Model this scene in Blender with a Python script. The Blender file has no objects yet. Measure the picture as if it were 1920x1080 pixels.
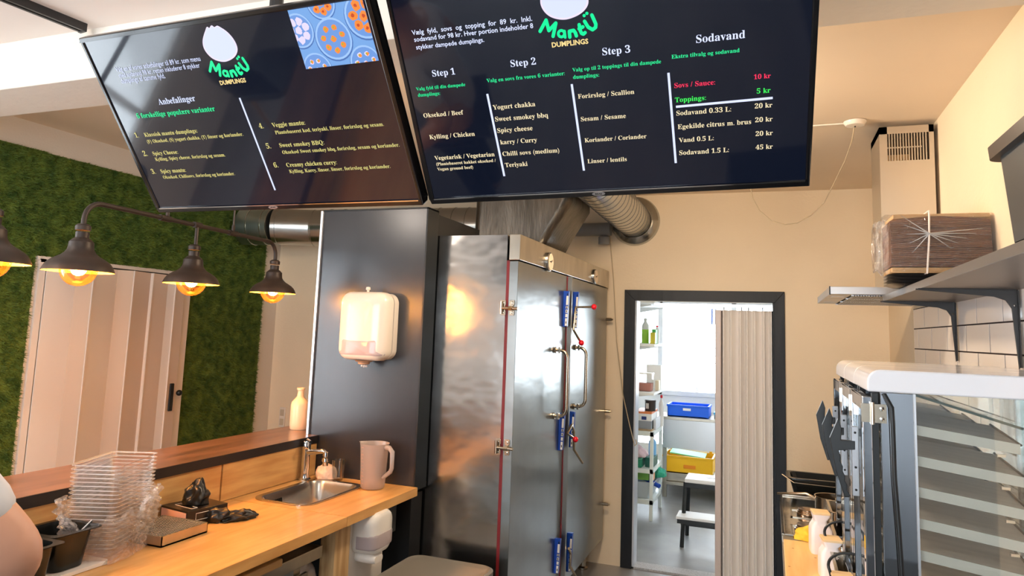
import bpy, bmesh, math, random
import numpy as np
from mathutils import Vector, Matrix, Euler
random.seed(4)
rng = np.random.default_rng(7)
S = bpy.context.scene
COL = S.collection
# ------------------------------------------------------------------ camera
FPX, YAW, PIT, ROL, CY = 1300.55, 0.359475, 0.116053, 0.035767, 468.163
def cam_rot():
    cy, sy, cp, sp = math.cos(YAW), math.sin(YAW), math.cos(PIT), math.sin(PIT)
    f = Vector((-sy*cp, cy*cp, sp)); r = Vector((cy, sy, 0)); u = r.cross(f)
    c, s = math.cos(ROL), math.sin(ROL)
    return c*r + s*u, -s*r + c*u, f
RT, UP, FW = cam_rot()
CP = Vector((0, 0, 1.65))
cd = bpy.data.cameras.new('camera'); cam = bpy.data.objects.new('camera', cd); COL.objects.link(cam)
cam.matrix_world = Matrix(((RT.x, UP.x, -FW.x, 0), (RT.y, UP.y, -FW.y, 0), (RT.z, UP.z, -FW.z, 1.65), (0, 0, 0, 1)))
cd.sensor_width = 36; cd.lens = FPX/1920*36; cd.shift_y = -(540-CY)/1920; cd.clip_start = .02
S.camera = cam
# ------------------------------------------------------------------ world, lights, exposure
wd = bpy.data.worlds.new('sky'); S.world = wd; wd.use_nodes = True
bg = wd.node_tree.nodes['Background']; bg.inputs[0].default_value = (.86, .94, 1, 1); bg.inputs[1].default_value = 7.0
S.view_settings.view_transform = 'Standard'; S.view_settings.look = 'None'; S.view_settings.gamma = 1
S.view_settings.use_curve_mapping = False; S.view_settings.exposure = 0.8
S.cycles.transparent_max_bounces = 96; S.cycles.max_bounces = 10; S.cycles.sample_clamp_indirect = 6
def light(name, kind, loc, energy, color, size=.1, size_y=None, rot=(0, 0, 0)):
    d = bpy.data.lights.new(name, kind); d.energy = energy; d.color = color
    if kind == 'AREA':
        d.size = size
        if size_y: d.shape = 'RECTANGLE'; d.size_y = size_y
    else: d.shadow_soft_size = size
    o = bpy.data.objects.new(name, d); COL.objects.link(o); o.location = loc; o.rotation_euler = rot
    return o
H = math.pi/2
for nm, loc, sx, sy, rot in (('daylight_front', (-1.9, -4.02, 1.4), 4.2, 2.1, (H, 0, 0)),
                             ('daylight_left', (-4.27, .2, 1.45), 1.9, 1.7, (H, 0, -H)),
                             ('daylight_kitchen', (-.35, 8.32, 1.55), 2.3, 1.1, (-H, 0, 0))):
    l = light(nm, 'AREA', loc, 1, (1, 1, 1), sx, sy, rot); l.data.cycles.is_portal = True
def globe(x, y, z, w, c=(1, .83, .64), r=.09): return light('added_lamp_light', 'POINT', (x, y, z), w, c, r)
globe(-.62, 2.95, 2.50, 34); globe(-.6, .4, 2.60, 14, (1, .94, .88)); globe(-3.0, .6, 2.62, 12, (1, .90, .82))  # unseen lamps, added to warm and brighten the back wall and room
# ------------------------------------------------------------------ helpers
def lin(c): return tuple(((v/255)/12.92 if v/255 <= .04045 else ((v/255+.055)/1.055)**2.4) for v in c)
def at(px, py, ax, v):
    """point where the photo's sight line meets the plane ax = v (a real surface of the room)"""
    d = RT*((px-960)/FPX) - UP*((py-CY)/FPX) + FW
    i = 'xyz'.index(ax); return CP + d*((v-CP[i])/d[i])
MATS = {}
def mat(name, col, rough=.6, metal=0, noise=0, nscale=8, bump=0, bscale=40, emit=None, estr=1, trans=0, ior=1.45,
        stretch=None, bst=None, bdist=.01, col2=None, spec=None, coat=0, aniso=0, detail=4):
    if name in MATS: return MATS[name]
    m = bpy.data.materials.new(name); m.use_nodes = True; nt = m.node_tree; N = nt.nodes; L = nt.links
    b = N['Principled BSDF']; c = lin(col)+(1,)
    b.inputs['Base Color'].default_value = c; b.inputs['Roughness'].default_value = rough
    b.inputs['Metallic'].default_value = metal; b.inputs['IOR'].default_value = ior
    if trans: b.inputs['Transmission Weight'].default_value = trans
    if spec is not None: b.inputs['Specular IOR Level'].default_value = spec
    if coat: b.inputs['Coat Weight'].default_value = coat; b.inputs['Coat Roughness'].default_value = .12
    if emit: b.inputs['Emission Color'].default_value = lin(emit)+(1,); b.inputs['Emission Strength'].default_value = estr
    tc = N.new('ShaderNodeTexCoord'); mp = N.new('ShaderNodeMapping'); L.new(tc.outputs['Object'], mp.inputs[0])
    if stretch: mp.inputs['Scale'].default_value = stretch
    if noise or col2:
        n = N.new('ShaderNodeTexNoise'); n.inputs['Scale'].default_value = nscale; n.inputs['Detail'].default_value = detail
        L.new(mp.outputs[0], n.inputs[0])
        r = N.new('ShaderNodeValToRGB'); r.color_ramp.elements[0].position = .32; r.color_ramp.elements[1].position = .68
        if col2: r.color_ramp.elements[0].color = lin(col2)+(1,)
        else: r.color_ramp.elements[0].color = tuple(x*(1-noise) for x in c[:3])+(1,)
        r.color_ramp.elements[1].color = c
        L.new(n.outputs[0], r.inputs[0]); L.new(r.outputs[0], b.inputs['Base Color'])
    if bump:
        n2 = N.new('ShaderNodeTexNoise'); n2.inputs['Scale'].default_value = bscale; n2.inputs['Detail'].default_value = 3
        mp2 = N.new('ShaderNodeMapping'); L.new(tc.outputs['Object'], mp2.inputs[0]); mp2.inputs['Scale'].default_value = bst or stretch or (1, 1, 1)
        L.new(mp2.outputs[0], n2.inputs[0]); bp = N.new('ShaderNodeBump'); bp.inputs['Strength'].default_value = bump
        bp.inputs['Distance'].default_value = bdist; L.new(n2.outputs[0], bp.inputs['Height']); L.new(bp.outputs[0], b.inputs['Normal'])
    MATS[name] = m; return m
def film(name, tint=(.97, .95, .93), gloss=.10, rough=.08, fk=.55, bump=0, bscale=25, diff=0.0, dcol=(.9, .88, .86)):
    """thin clear plastic or glass: see-through with a surface sheen"""
    m = bpy.data.materials.new(name); m.use_nodes = True; nt = m.node_tree; N = nt.nodes; L = nt.links
    N.remove(N['Principled BSDF']); out = N['Material Output']
    t = N.new('ShaderNodeBsdfTransparent'); t.inputs[0].default_value = tint+(1,)
    g = N.new('ShaderNodeBsdfGlossy'); g.inputs['Roughness'].default_value = rough
    d = N.new('ShaderNodeBsdfDiffuse'); d.inputs[0].default_value = dcol+(1,)
    lw = N.new('ShaderNodeLayerWeight'); lw.inputs[0].default_value = .35
    mu = N.new('ShaderNodeMath'); mu.operation = 'MULTIPLY_ADD'; mu.inputs[1].default_value = fk; mu.inputs[2].default_value = gloss
    L.new(lw.outputs['Fresnel'], mu.inputs[0])
    m1 = N.new('ShaderNodeMixShader'); m1.inputs[0].default_value = diff; L.new(t.outputs[0], m1.inputs[1]); L.new(d.outputs[0], m1.inputs[2])
    m2 = N.new('ShaderNodeMixShader'); L.new(mu.outputs[0], m2.inputs[0]); L.new(m1.outputs[0], m2.inputs[1]); L.new(g.outputs[0], m2.inputs[2])
    if bump:
        tc = N.new('ShaderNodeTexCoord'); n = N.new('ShaderNodeTexNoise'); n.inputs['Scale'].default_value = bscale; n.inputs['Detail'].default_value = 5
        n.inputs['Distortion'].default_value = 1.2
        L.new(tc.outputs['Object'], n.inputs[0]); bp = N.new('ShaderNodeBump'); bp.inputs['Strength'].default_value = bump; bp.inputs['Distance'].default_value = .02
        L.new(n.outputs[0], bp.inputs['Height']); L.new(bp.outputs[0], g.inputs['Normal']); L.new(bp.outputs[0], lw.inputs['Normal'])
    L.new(m2.outputs[0], out.inputs[0]); MATS[name] = m; return m
def emat(name, col, strength=1.0):
    if name in MATS: return MATS[name]
    m = bpy.data.materials.new(name); m.use_nodes = True; b = m.node_tree.nodes['Principled BSDF']
    b.inputs['Base Color'].default_value = (.01, .01, .01, 1); b.inputs['Roughness'].default_value = .4
    b.inputs['Specular IOR Level'].default_value = .1
    b.inputs['Emission Color'].default_value = lin(col)+(1,); b.inputs['Emission Strength'].default_value = strength*.7
    MATS[name] = m; return m
WM = {}   # world matrix of every empty / part
def thing(name, label, cat, loc, rot=(0, 0, 0), group=None):
    o = bpy.data.objects.new(name, None); COL.objects.link(o); o.empty_display_size = .05
    o.location = loc; o.rotation_euler = rot
    WM[o] = Matrix.Translation(loc) @ Euler(rot).to_matrix().to_4x4()
    o['label'] = label; o['category'] = cat
    if group: o['group'] = group
    return o
def tag(o, label, cat, group=None, kind=None):
    o['label'] = label; o['category'] = cat
    if group: o['group'] = group
    if kind: o['kind'] = kind
    return o
class MB:
    def __init__(s): s.v = []; s.f = []
    def add(s, vs, fs):
        n = len(s.v); s.v += [Vector(p) for p in vs]; s.f += [tuple(i+n for i in f) for f in fs]; return s
    def box(s, a, b, M=None):
        x0, x1 = sorted((a[0], b[0])); y0, y1 = sorted((a[1], b[1])); z0, z1 = sorted((a[2], b[2]))
        vs = [Vector(p) for p in ((x0, y0, z0), (x1, y0, z0), (x1, y1, z0), (x0, y1, z0), (x0, y0, z1), (x1, y0, z1), (x1, y1, z1), (x0, y1, z1))]
        if M: vs = [M @ p for p in vs]
        return s.add(vs, [(0, 3, 2, 1), (4, 5, 6, 7), (0, 1, 5, 4), (1, 2, 6, 5), (2, 3, 7, 6), (3, 0, 4, 7)])
    def cbox(s, c, d, rot=None):
        c = Vector(c); h = Vector(d)/2
        M = Matrix.Translation(c) @ (Euler(rot).to_matrix().to_4x4() if rot else Matrix())
        return s.box(-h, h, M)
    def prism(s, poly, fn, d0, d1):
        """polygon points -> fn(p, d) extruded between d0 and d1"""
        n = len(poly); vs = [fn(p, d0) for p in poly]+[fn(p, d1) for p in poly]
        return s.add(vs, [tuple(range(n-1, -1, -1)), tuple(range(n, 2*n))]+[(i, (i+1) % n, n+(i+1) % n, n+i) for i in range(n)])
    def tube(s, pts, r, n=12, cap=True):
        pts = [Vector(p) for p in pts]; k = len(pts)
        rs = r if isinstance(r, (list, tuple)) else [r]*k
        t0 = (pts[1]-pts[0]).normalized(); a = Vector((0, 0, 1)) if abs(t0.z) < .9 else Vector((1, 0, 0))
        u = t0.cross(a).normalized(); vs = []
        for i, p in enumerate(pts):
            t = ((pts[min(i+1, k-1)]-p).normalized()+(p-pts[max(i-1, 0)]).normalized())
            t = t.normalized() if t.length > 1e-6 else t0
            u = (u-t*u.dot(t)).normalized(); w = t.cross(u)
            vs += [p+(u*math.cos(2*math.pi*j/n)+w*math.sin(2*math.pi*j/n))*rs[i] for j in range(n)]
        fs = [(i*n+j, i*n+(j+1) % n, (i+1)*n+(j+1) % n, (i+1)*n+j) for i in range(k-1) for j in range(n)]
        if cap: fs += [tuple(range(n-1, -1, -1)), tuple(range((k-1)*n, k*n))]
        return s.add(vs, fs)
    def lathe(s, prof, c=(0, 0, 0), n=32, axis=(0, 0, 1), caps=False):
        """prof: (radius, height) pairs"""
        c = Vector(c); ax = Vector(axis).normalized(); q = Vector((0, 0, 1)).rotation_difference(ax)
        vs = [c+q @ Vector((r*math.cos(2*math.pi*j/n), r*math.sin(2*math.pi*j/n), h)) for r, h in prof for j in range(n)]
        k = len(prof); fs = [(i*n+j, i*n+(j+1) % n, (i+1)*n+(j+1) % n, (i+1)*n+j) for i in range(k-1) for j in range(n)]
        if caps: fs += [tuple(range(n-1, -1, -1)), tuple(range((k-1)*n, k*n))]
        return s.add(vs, fs)
    def rrect(s, layers, r=.02, n=5, M=None, caps=(True, True)):
        """loft of rounded rectangles: layers of (cx, cy, half w, half d, z, [corner r])"""
        vs = []; cnt = 4*(n+1)
        for L in layers:
            cx, cy, w, d, z = L[:5]; rr = min(L[5] if len(L) > 5 else r, w*.999, d*.999)
            for k, (sx, sy) in enumerate(((1, 1), (-1, 1), (-1, -1), (1, -1))):
                for j in range(n+1):
                    a = math.pi/2*(k+j/n); vs.append(Vector((cx+sx*(w-rr)+rr*math.cos(a), cy+sy*(d-rr)+rr*math.sin(a), z)))
        if M: vs = [M @ p for p in vs]
        K = len(layers); fs = [(i*cnt+j, i*cnt+(j+1) % cnt, (i+1)*cnt+(j+1) % cnt, (i+1)*cnt+j) for i in range(K-1) for j in range(cnt)]
        if caps[0]: fs.append(tuple(range(cnt-1, -1, -1)))
        if caps[1]: fs.append(tuple(range((K-1)*cnt, K*cnt)))
        return s.add(vs, fs)
    def sphere(s, c, r, n=14, k=9, sc=(1, 1, 1)):
        c = Vector(c); vs = []
        for i in range(k+1):
            a = math.pi*i/k
            for j in range(n):
                b = 2*math.pi*j/n; vs.append(c+Vector((r*sc[0]*math.sin(a)*math.cos(b), r*sc[1]*math.sin(a)*math.sin(b), r*sc[2]*math.cos(a))))
        return s.add(vs, [(i*n+j, (i+1)*n+j, (i+1)*n+(j+1) % n, i*n+(j+1) % n) for i in range(k) for j in range(n)])
    def build(s, name, m, parent=None, bevel=0, smooth=False, local=False, seg=2, sub=0):
        me = bpy.data.meshes.new(name)
        vs = s.v
        if parent is not None and not local:
            Mi = WM[parent].inverted(); vs = [Mi @ p for p in vs]
        me.from_pydata([tuple(p) for p in vs], [], s.f); me.validate(); me.update()
        bm = bmesh.new(); bm.from_mesh(me); bmesh.ops.remove_doubles(bm, verts=bm.verts, dist=1e-6)
        bmesh.ops.recalc_face_normals(bm, faces=bm.faces); bm.to_mesh(me); bm.free()
        me.materials.append(m)
        o = bpy.data.objects.new(name, me); COL.objects.link(o)
        if parent is not None: o.parent = parent; WM[o] = WM[parent].copy()
        else: WM[o] = Matrix()
        if smooth:
            me.polygons.foreach_set('use_smooth', [True]*len(me.polygons))
            me.set_sharp_from_angle(angle=math.radians(40))
        if bevel:
            b = o.modifiers.new('bevel', 'BEVEL'); b.width = bevel; b.segments = seg; b.limit_method = 'ANGLE'; b.angle_limit = math.radians(50)
            b.use_clamp_overlap = True
        if sub: u = o.modifiers.new('sub', 'SUBSURF'); u.levels = u.render_levels = sub
        return o
def solo(mb, name, m, loc, label, cat, group=None, kind=None, **kw):
    """a thing that is one mesh, origin at its base"""
    e = Matrix.Translation(loc).inverted(); mb.v = [e @ p for p in mb.v]
    o = mb.build(name, m, None, **kw); o.location = loc; WM[o] = Matrix.Translation(loc)
    return tag(o, label, cat, group, kind)
def struct(mb, name, m, parent=None, label=None, **kw):
    o = mb.build(name, m, parent, **kw)
    if parent is None: o['kind'] = 'structure'
    if label: o['label'] = label
    return o
def dup(root, loc, label=None, rotz=None):
    r = root.copy(); COL.objects.link(r); r.location = loc
    if rotz is not None: r.rotation_euler[2] = rotz
    if label: r['label'] = label
    WM[r] = Matrix.Translation(loc) @ r.rotation_euler.to_matrix().to_4x4()
    for ch in [c for c in COL.objects if c.parent == root]:
        c = ch.copy(); COL.objects.link(c); c.parent = r; WM[c] = WM[r]
        for g in [q for q in COL.objects if q.parent == ch]:
            d = g.copy(); COL.objects.link(d); d.parent = c; WM[d] = WM[r]
    return r
def arc(c, r, a0, a1, n, fn): return [fn(c[0]+r*math.cos(a0+(a1-a0)*i/n), c[1]+r*math.sin(a0+(a1-a0)*i/n)) for i in range(n+1)]
# ------------------------------------------------------------------ materials
M_cream = mat('cream_wall_paint', (240, 220, 190), .75, noise=.04, nscale=3, bump=.12, bscale=60)
M_white = mat('white_wall_paint', (226, 218, 208), .8, noise=.03, nscale=3, bump=.1, bscale=70)
M_ceil = mat('ceiling_paint', (238, 220, 196), .85, noise=.03, nscale=2)
M_ceilw = mat('white_ceiling_paint', (232, 224, 218), .85, noise=.03, nscale=2)
M_beam = mat('beam_paint', (236, 228, 216), .8, noise=.04, nscale=5, bump=.15, bscale=30)
M_floor = mat('grey_floor', (150, 148, 146), .3, noise=.25, nscale=4, stretch=(1, .15, 1))
M_kfloor = mat('concrete_floor', (146, 148, 150), .38, noise=.35, nscale=3, bump=.05)
M_black = mat('black_plastic', (22, 24, 25), .35)
M_bsat = mat('black_metal', (40, 38, 38), .42, spec=.6)
M_brown = mat('brown_black_metal', (62, 52, 47), .45, metal=.3)
M_panel = mat('dark_laminate_panel', (48, 50, 56), .22, noise=.15, nscale=2, spec=.8)
M_steel = mat('brushed_steel', (186, 183, 180), .18, metal=1, noise=.1, nscale=3, stretch=(1, 1, .12), bump=.35, bscale=2.2, bst=(1, 1, 1.6), bdist=.03)
M_steelh = mat('worn_steel', (205, 198, 184), .3, metal=1, noise=.28, nscale=7, stretch=(1, 1, .4), bump=.05, bscale=30)
M_steeld = mat('door_steel', (146, 149, 148), .28, metal=1, noise=.15, nscale=4, stretch=(1, 1, .2), bump=.22, bscale=2.0, bst=(1, 1, 3), bdist=.02)
M_duct = mat('galvanised_duct', (188, 190, 188), .22, metal=1, noise=.12, nscale=6, bump=.05, bscale=12)
M_chrome = mat('chrome', (225, 225, 225), .06, metal=1)
M_nickel = mat('nickel', (190, 178, 160), .2, metal=1)
M_alu = mat('aluminium', (220, 222, 226), .3, metal=1)
M_red = mat('red_rubber', (112, 16, 24), .5)
M_redp = mat('red_knob', (215, 20, 40), .3)
M_blue = mat('blue_plastic', (18, 66, 168), .35)
M_whitep = mat('white_plastic', (236, 234, 230), .28)
M_offw = mat('cream_plastic', (238, 228, 216), .2, spec=.6)
M_counter = mat('oak_worktop', (226, 178, 112), .32, col2=(203, 150, 86), nscale=6, stretch=(5, .7, 5), detail=7, coat=.25)
M_splash = mat('oak_splashback', (214, 172, 112), .45, col2=(186, 138, 82), nscale=5, stretch=(1, .7, 6), detail=8)
M_ledge = mat('dark_walnut_laminate', (124, 92, 76), .28, col2=(84, 62, 52), nscale=4, stretch=(4, .8, 4), detail=6, coat=.3)
M_edge = mat('black_edge_band', (36, 32, 32), .4)
M_pvc = mat('white_pvc', (236, 226, 220), .35)
M_pvcd = mat('greyish_pvc', (248, 242, 236), .35)
M_tile = mat('white_glazed_tile', (236, 228, 222), .12)
M_grout = mat('dark_grout', (44, 30, 28), .9)
M_doorblk = mat('black_painted_timber', (15, 18, 24), .5, noise=.4, nscale=9, stretch=(1, 1, .15), bump=.3, bscale=20)
M_glass = film('clear_glass', (.97, .98, .97), .05, .01)
M_pane = film('window_glass', (.98, .99, 1), .03, .01)
M_clear = film('clear_plastic', (.985, .98, .975), .015, .05, fk=.3, diff=.008)
M_rim = film('container_rim', (.93, .92, .91), .14, .15, diff=.36)
M_wrap = film('crinkled_plastic_wrap', (.98, .975, .97), .05, .06, fk=.6, bump=1.0, bscale=26, diff=.17)
M_wrap2 = film('clear_film_wrap', (.985, .98, .975), .03, .06, fk=.45, bump=1.0, bscale=34, diff=.03)
M_jug = film('frosted_plastic', (.86, .80, .77),   .05, .3, diff=.30, dcol=(.90, .80, .76))
# ------------------------------------------------------------------ room shell
XL, XR, YB, ZC, ZN = -4.2, .726, 5.163, 2.69, 2.81
X0, X1, Z1 = -1.024, .088, 1.983        # outer edges of the kitchen door frame
XK0, XK1, ZK = -.945, .022, 1.905       # opening
struct(MB().box((-4.4, -4.2, -.1), (.9, 5.23, 0)), 'floor', M_floor)
struct(MB().box((-2.2, 5.23, -.1), (1.1, 8.6, 0)), 'floor', M_kfloor)
m = MB()
m.box((XL-.1, YB, 0), (XK0, YB+.13, 3)); m.box((XK1, YB, 0), (XR+.1, YB+.13, 3)); m.box((XK0, YB, ZK), (XK1, YB+.13, 3))
struct(m, 'wall_back', M_cream)
m = MB()   # left wall with a window opening out of the picture
m.box((XL-.12, 1.2, 0), (XL, YB, 3)); m.box((XL-.12, -4.1, 0), (XL, -.8, 3)); m.box((XL-.12, -.8, 0), (XL, 1.2, .55)); m.box((XL-.12, -.8, 2.35), (XL, 1.2, 3))
struct(m, 'wall_left', M_white)
struct(MB().box((XR, .9, 0), (XR+.12, YB+.13, 3)), 'wall_right', M_cream)
struct(MB().box((XR, -4.1, 0), (XR+.12, .9, 3)), 'wall_right', mat('charcoal_wall', (58, 60, 64), .6))
m = MB(); m.box((XL-.12, -4.1, 0), (-3.3, -3.98, 3)); m.box((.2, -4.1, 0), (XR+.12, -3.98, 3)); m.box((-4.0, -4.1, 0), (.2, -3.98, .35)); m.box((-4.0, -4.1, 2.45), (.2, -3.98, 3))
struct(m, 'wall_front', M_white)
m = MB(); m.add([(XL-.1, 2.2, 2.81), (-1.2, 2.2, 2.70), (XR+.1, 2.2, 2.69), (XR+.1, YB+.1, 2.69), (-1.2, YB+.1, 2.70), (XL-.1, YB+.1, 2.81),
                 (XL-.1, 2.2, 3), (XR+.1, 2.2, 3), (XR+.1, YB+.1, 3), (XL-.1, YB+.1, 3)],
                [(0, 1, 4, 5), (1, 2, 3, 4), (6, 7, 8, 9), (0, 5, 9, 6), (2, 3, 8, 7), (0, 1, 2, 7, 6), (3, 4, 5, 9, 8)])
struct(m, 'ceiling', M_ceil)
struct(MB().box((XL-.1, -4.1, ZN), (XR+.1, 2.0, 3)), 'ceiling', M_ceilw)
struct(MB().box((XL, 1.925, 2.6), (XR, 2.21, 2.9)), 'trim_1', M_beam, bevel=.004)
# front room windows (behind the camera) frames
m = MB()
for x in (-3.3, -2.2, -1.05, .15): m.box((x, -4.07, .35), (x+.05, -4.0, 2.45))
for z in (.35, 2.4): m.box((-4, -4.07, z), (.2, -4.0, z+.05))
w1 = struct(m, 'window_1', M_whitep); struct(MB().box((-4, -4.045, .35), (.2, -4.04, 2.45)), 'pane', M_pane, w1)
m = MB()
for y in (-.8, .15, 1.15): m.box((XL-.09, y, .55), (XL-.03, y+.05, 2.35))
for z in (.55, 2.3): m.box((XL-.09, -.8, z), (XL-.03, 1.2, z+.05))
w2 = struct(m, 'window_2', M_whitep); struct(MB().box((XL-.065, -.8, .55), (XL-.06, 1.2, 2.35)), 'pane', M_pane, w2)
# ------------------------------------------------------------------ kitchen beyond the doorway
M_kwall = mat('kitchen_white_wall', (238, 238, 236), .7)
KL, KR, KB = -1.62, .95, 8.25
m = MB(); m.box((KL-.1, YB+.13, 0), (KL, KB+.1, 2.8)); struct(m, 'wall_left', M_kwall)
m = MB(); m.box((KR, YB+.13, 0), (KR+.1, KB+.1, 2.8)); struct(m, 'wall_right', M_kwall)
m = MB(); m.box((KL, KB, 0), (KR, KB+.12, .42)); m.box((KL, KB, .78), (KR, KB+.12, .98)); m.box((KL, KB, 2.06), (KR, KB+.12, 2.8))
m.box((KL, KB, .42), (-1.55, KB+.12, 2.06)); m.box((.8, KB, .42), (KR, KB+.12, 2.06))
struct(m, 'wall_back', M_kwall)
struct(MB().box((KL-.1, YB+.13, 2.55), (KR+.1, KB+.1, 2.8)), 'ceiling', M_kwall)
m = MB()
for x in (-1.55, -1.24, -.42, .74): m.box((x, KB-.02, .98), (x+.055, KB+.04, 2.06))
for z in (.98, 2.02): m.box((-1.55, KB-.02, z), (.8, KB+.04, z+.05))
for x in (-1.55, .74): m.box((x, KB-.02, .42), (x+.05, KB+.04, .78))
w3 = struct(m, 'window_3', M_kwall, bevel=.004)
struct(MB().box((-1.5, KB+.01, .42), (.75, KB+.015, 2.02)), 'pane', M_pane, w3)
m = MB()
for z in (1.36, 1.44, 1.53, 1.62, 1.70): m.box((-1.18, KB-.012, z), (-.45, KB-.006, z+.007))
struct(m, 'blind_cord', mat('pale_blue_strip', (110, 140, 190), .5), w3)
m = MB(); m.box((-.64, KB-.012, 1.8), (-.625, KB-.006, 1.98)); m.box((-.6, KB-.012, 1.8), (-.59, KB-.006, 1.98)); m.box((-1.12, KB-.012, 1.985), (-.59, KB-.006, 1.99))
struct(m, 'sash_edge', mat('blue_strip', (70, 110, 200), .5), w3)
m = MB(); m.box((-.80, KB-.04, 1.05), (-.785, KB-.02, 1.13)); m.box((-.80, KB-.05, 1.05), (-.74, KB-.03, 1.062)); struct(m, 'window_handle', M_alu, w3)
# door frame to the kitchen with folding curtain
fr = thing('door_1', 'black painted timber door frame around the kitchen opening with a white folding door', 'door', (XK0, YB, 0)); fr['kind'] = 'structure'
for a in ('label', 'category'): del fr[a]
def framepost(poly): return MB().prism(poly, lambda p, d: Vector((p[0], d, p[1])), YB-.018, YB+.0)
framepost([(X0, 0), (XK0, 0), (XK0, ZK), (X0, Z1)]).build('side_casing', M_doorblk, fr, bevel=.002)
framepost([(XK1, 0), (X1, 0), (X1, Z1), (XK1, ZK)]).build('side_casing', M_doorblk, fr, bevel=.002)
framepost([(X0, Z1), (XK0, ZK), (XK1, ZK), (X1, Z1)]).build('head_casing', M_doorblk, fr, bevel=.002)
m = MB(); m.box((XK0, YB, 0), (XK0+.012, YB+.13, ZK)); m.build('jamb_lining', mat('pale_jamb', (198, 206, 218), .3), fr)
MB().box((XK1-.012, YB, 0), (XK1, YB+.13, ZK)).build('jamb_lining', M_doorblk, fr)
MB().box((XK0+.13, YB+.03, ZK-.035), (XK1, YB+.065, ZK-.012)).build('curtain_track', M_alu, fr, bevel=.002)
MB().box((XK0, YB, -.002), (XK1, YB+.13, .012)).build('threshold', mat('terrazzo_sill', (196, 196, 198), .5, noise=.4, nscale=90), fr)
xs = [-.335, -.318, -.285, -.268, -.222, -.204, -.176, -.160, -.126, -.108, -.066, -.048, -.018, .0, .010]; top = ZK-.055
for i in range(14):
    y0 = YB+.02 if i % 2 else YB+.085; y1 = YB+.085 if i % 2 else YB+.02
    a, b = Vector((xs[i], y0, 0)), Vector((xs[i+1], y1, 0)); n = Vector((-(b-a).y, (b-a).x, 0)).normalized()*.0035
    MB().add([a-n, b-n, b+n, a+n]+[p+Vector((0, 0, top)) for p in (a-n, b-n, b+n, a+n)],
             [(0, 1, 2, 3), (4, 5, 6, 7), (0, 1, 5, 4), (1, 2, 6, 5), (2, 3, 7, 6), (3, 0, 4, 7)]).build('fold_panel', M_pvcd, fr)
MB().box((-.375, YB+.01, .01), (-.335, YB+.075, top)).build('lead_post', mat('pinkish_pvc', (214, 198, 190), .3), fr, bevel=.004)
m = MB()
for x in (-.32, -.2, -.155, -.06): m.box((x, YB+.045, top), (x+.008, YB+.053, ZK-.03))
m.build('hanger_clip', M_bsat, fr)
# ------------------------------------------------------------------ left wall: folding door and artificial grass
dl = thing('door_2', '', '', (XL, 3.55, 0)); dl['kind'] = 'structure'
for a in ('label', 'category'): del dl[a]
DT = 1.965
prof = [(2.99, 0, 0), (3.175, .012, 0), (3.255, .075, 1), (3.465, .02, 0), (3.55, .085, 1), (3.72, .04, 2), (3.735, .055, 0), (3.88, .035, 2), (3.95, .045, 0), (4.045, .03, 2)]
pm = [M_pvc, mat('shaded_pvc', (205, 184, 166), .4), mat('pink_pvc', (222, 204, 194), .4)]  # second tone darkens the narrow return folds: shade put into the colour
for i in range(len(prof)-1):
    a = Vector((XL+.02+prof[i][1], prof[i][0], .0)); b = Vector((XL+.02+prof[i+1][1], prof[i+1][0], .0))
    n = Vector((.006, 0, 0)); tp = Vector((0, 0, DT))
    k = prof[i+1][2]
    MB().add([a, b, b+n, a+n]+[p+tp for p in (a, b, b+n, a+n)],
             [(0, 1, 2, 3), (4, 5, 6, 7), (0, 1, 5, 4), (1, 2, 6, 5), (2, 3, 7, 6), (3, 0, 4, 7)]).build('fold_panel', pm[k], dl)
    if i in (1, 3, 5, 7):
        MB().box((b.x+.005, b.y-.012, 0), (b.x+.012, b.y-.006, DT)).build('ridge', M_pvc, dl)
MB().box((XL, 4.047, 0), (XL+.02, 4.065, DT)).build('shadow_gap', M_black, dl)
MB().box((XL, 4.065, 0), (XL+.03, 4.13, DT+.03)).build('frame_post', M_pvc, dl, bevel=.003)
MB().box((XL, 2.95, DT), (XL+.02, 4.13, DT+.012)).build('head_gap', M_black, dl)
MB().box((XL, 2.93, DT+.012), (XL+.02, 4.13, DT+.035)).build('head_rail', M_pvc, dl)
MB().box((XL, 2.945, 0), (XL+.02, 2.985, DT+.02)).build('frame_post', M_pvc, dl)
hp = at(324, 745, 'x', XL+.09)
h = MB().cbox((XL+.072, hp.y, hp.z), (.016, .035, .2)).build('door_handle', M_black, dl, bevel=.006)
MB().sphere((XL+.10, hp.y+.045, hp.z+.03), .022).build('knob', M_black, h, smooth=True)
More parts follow.
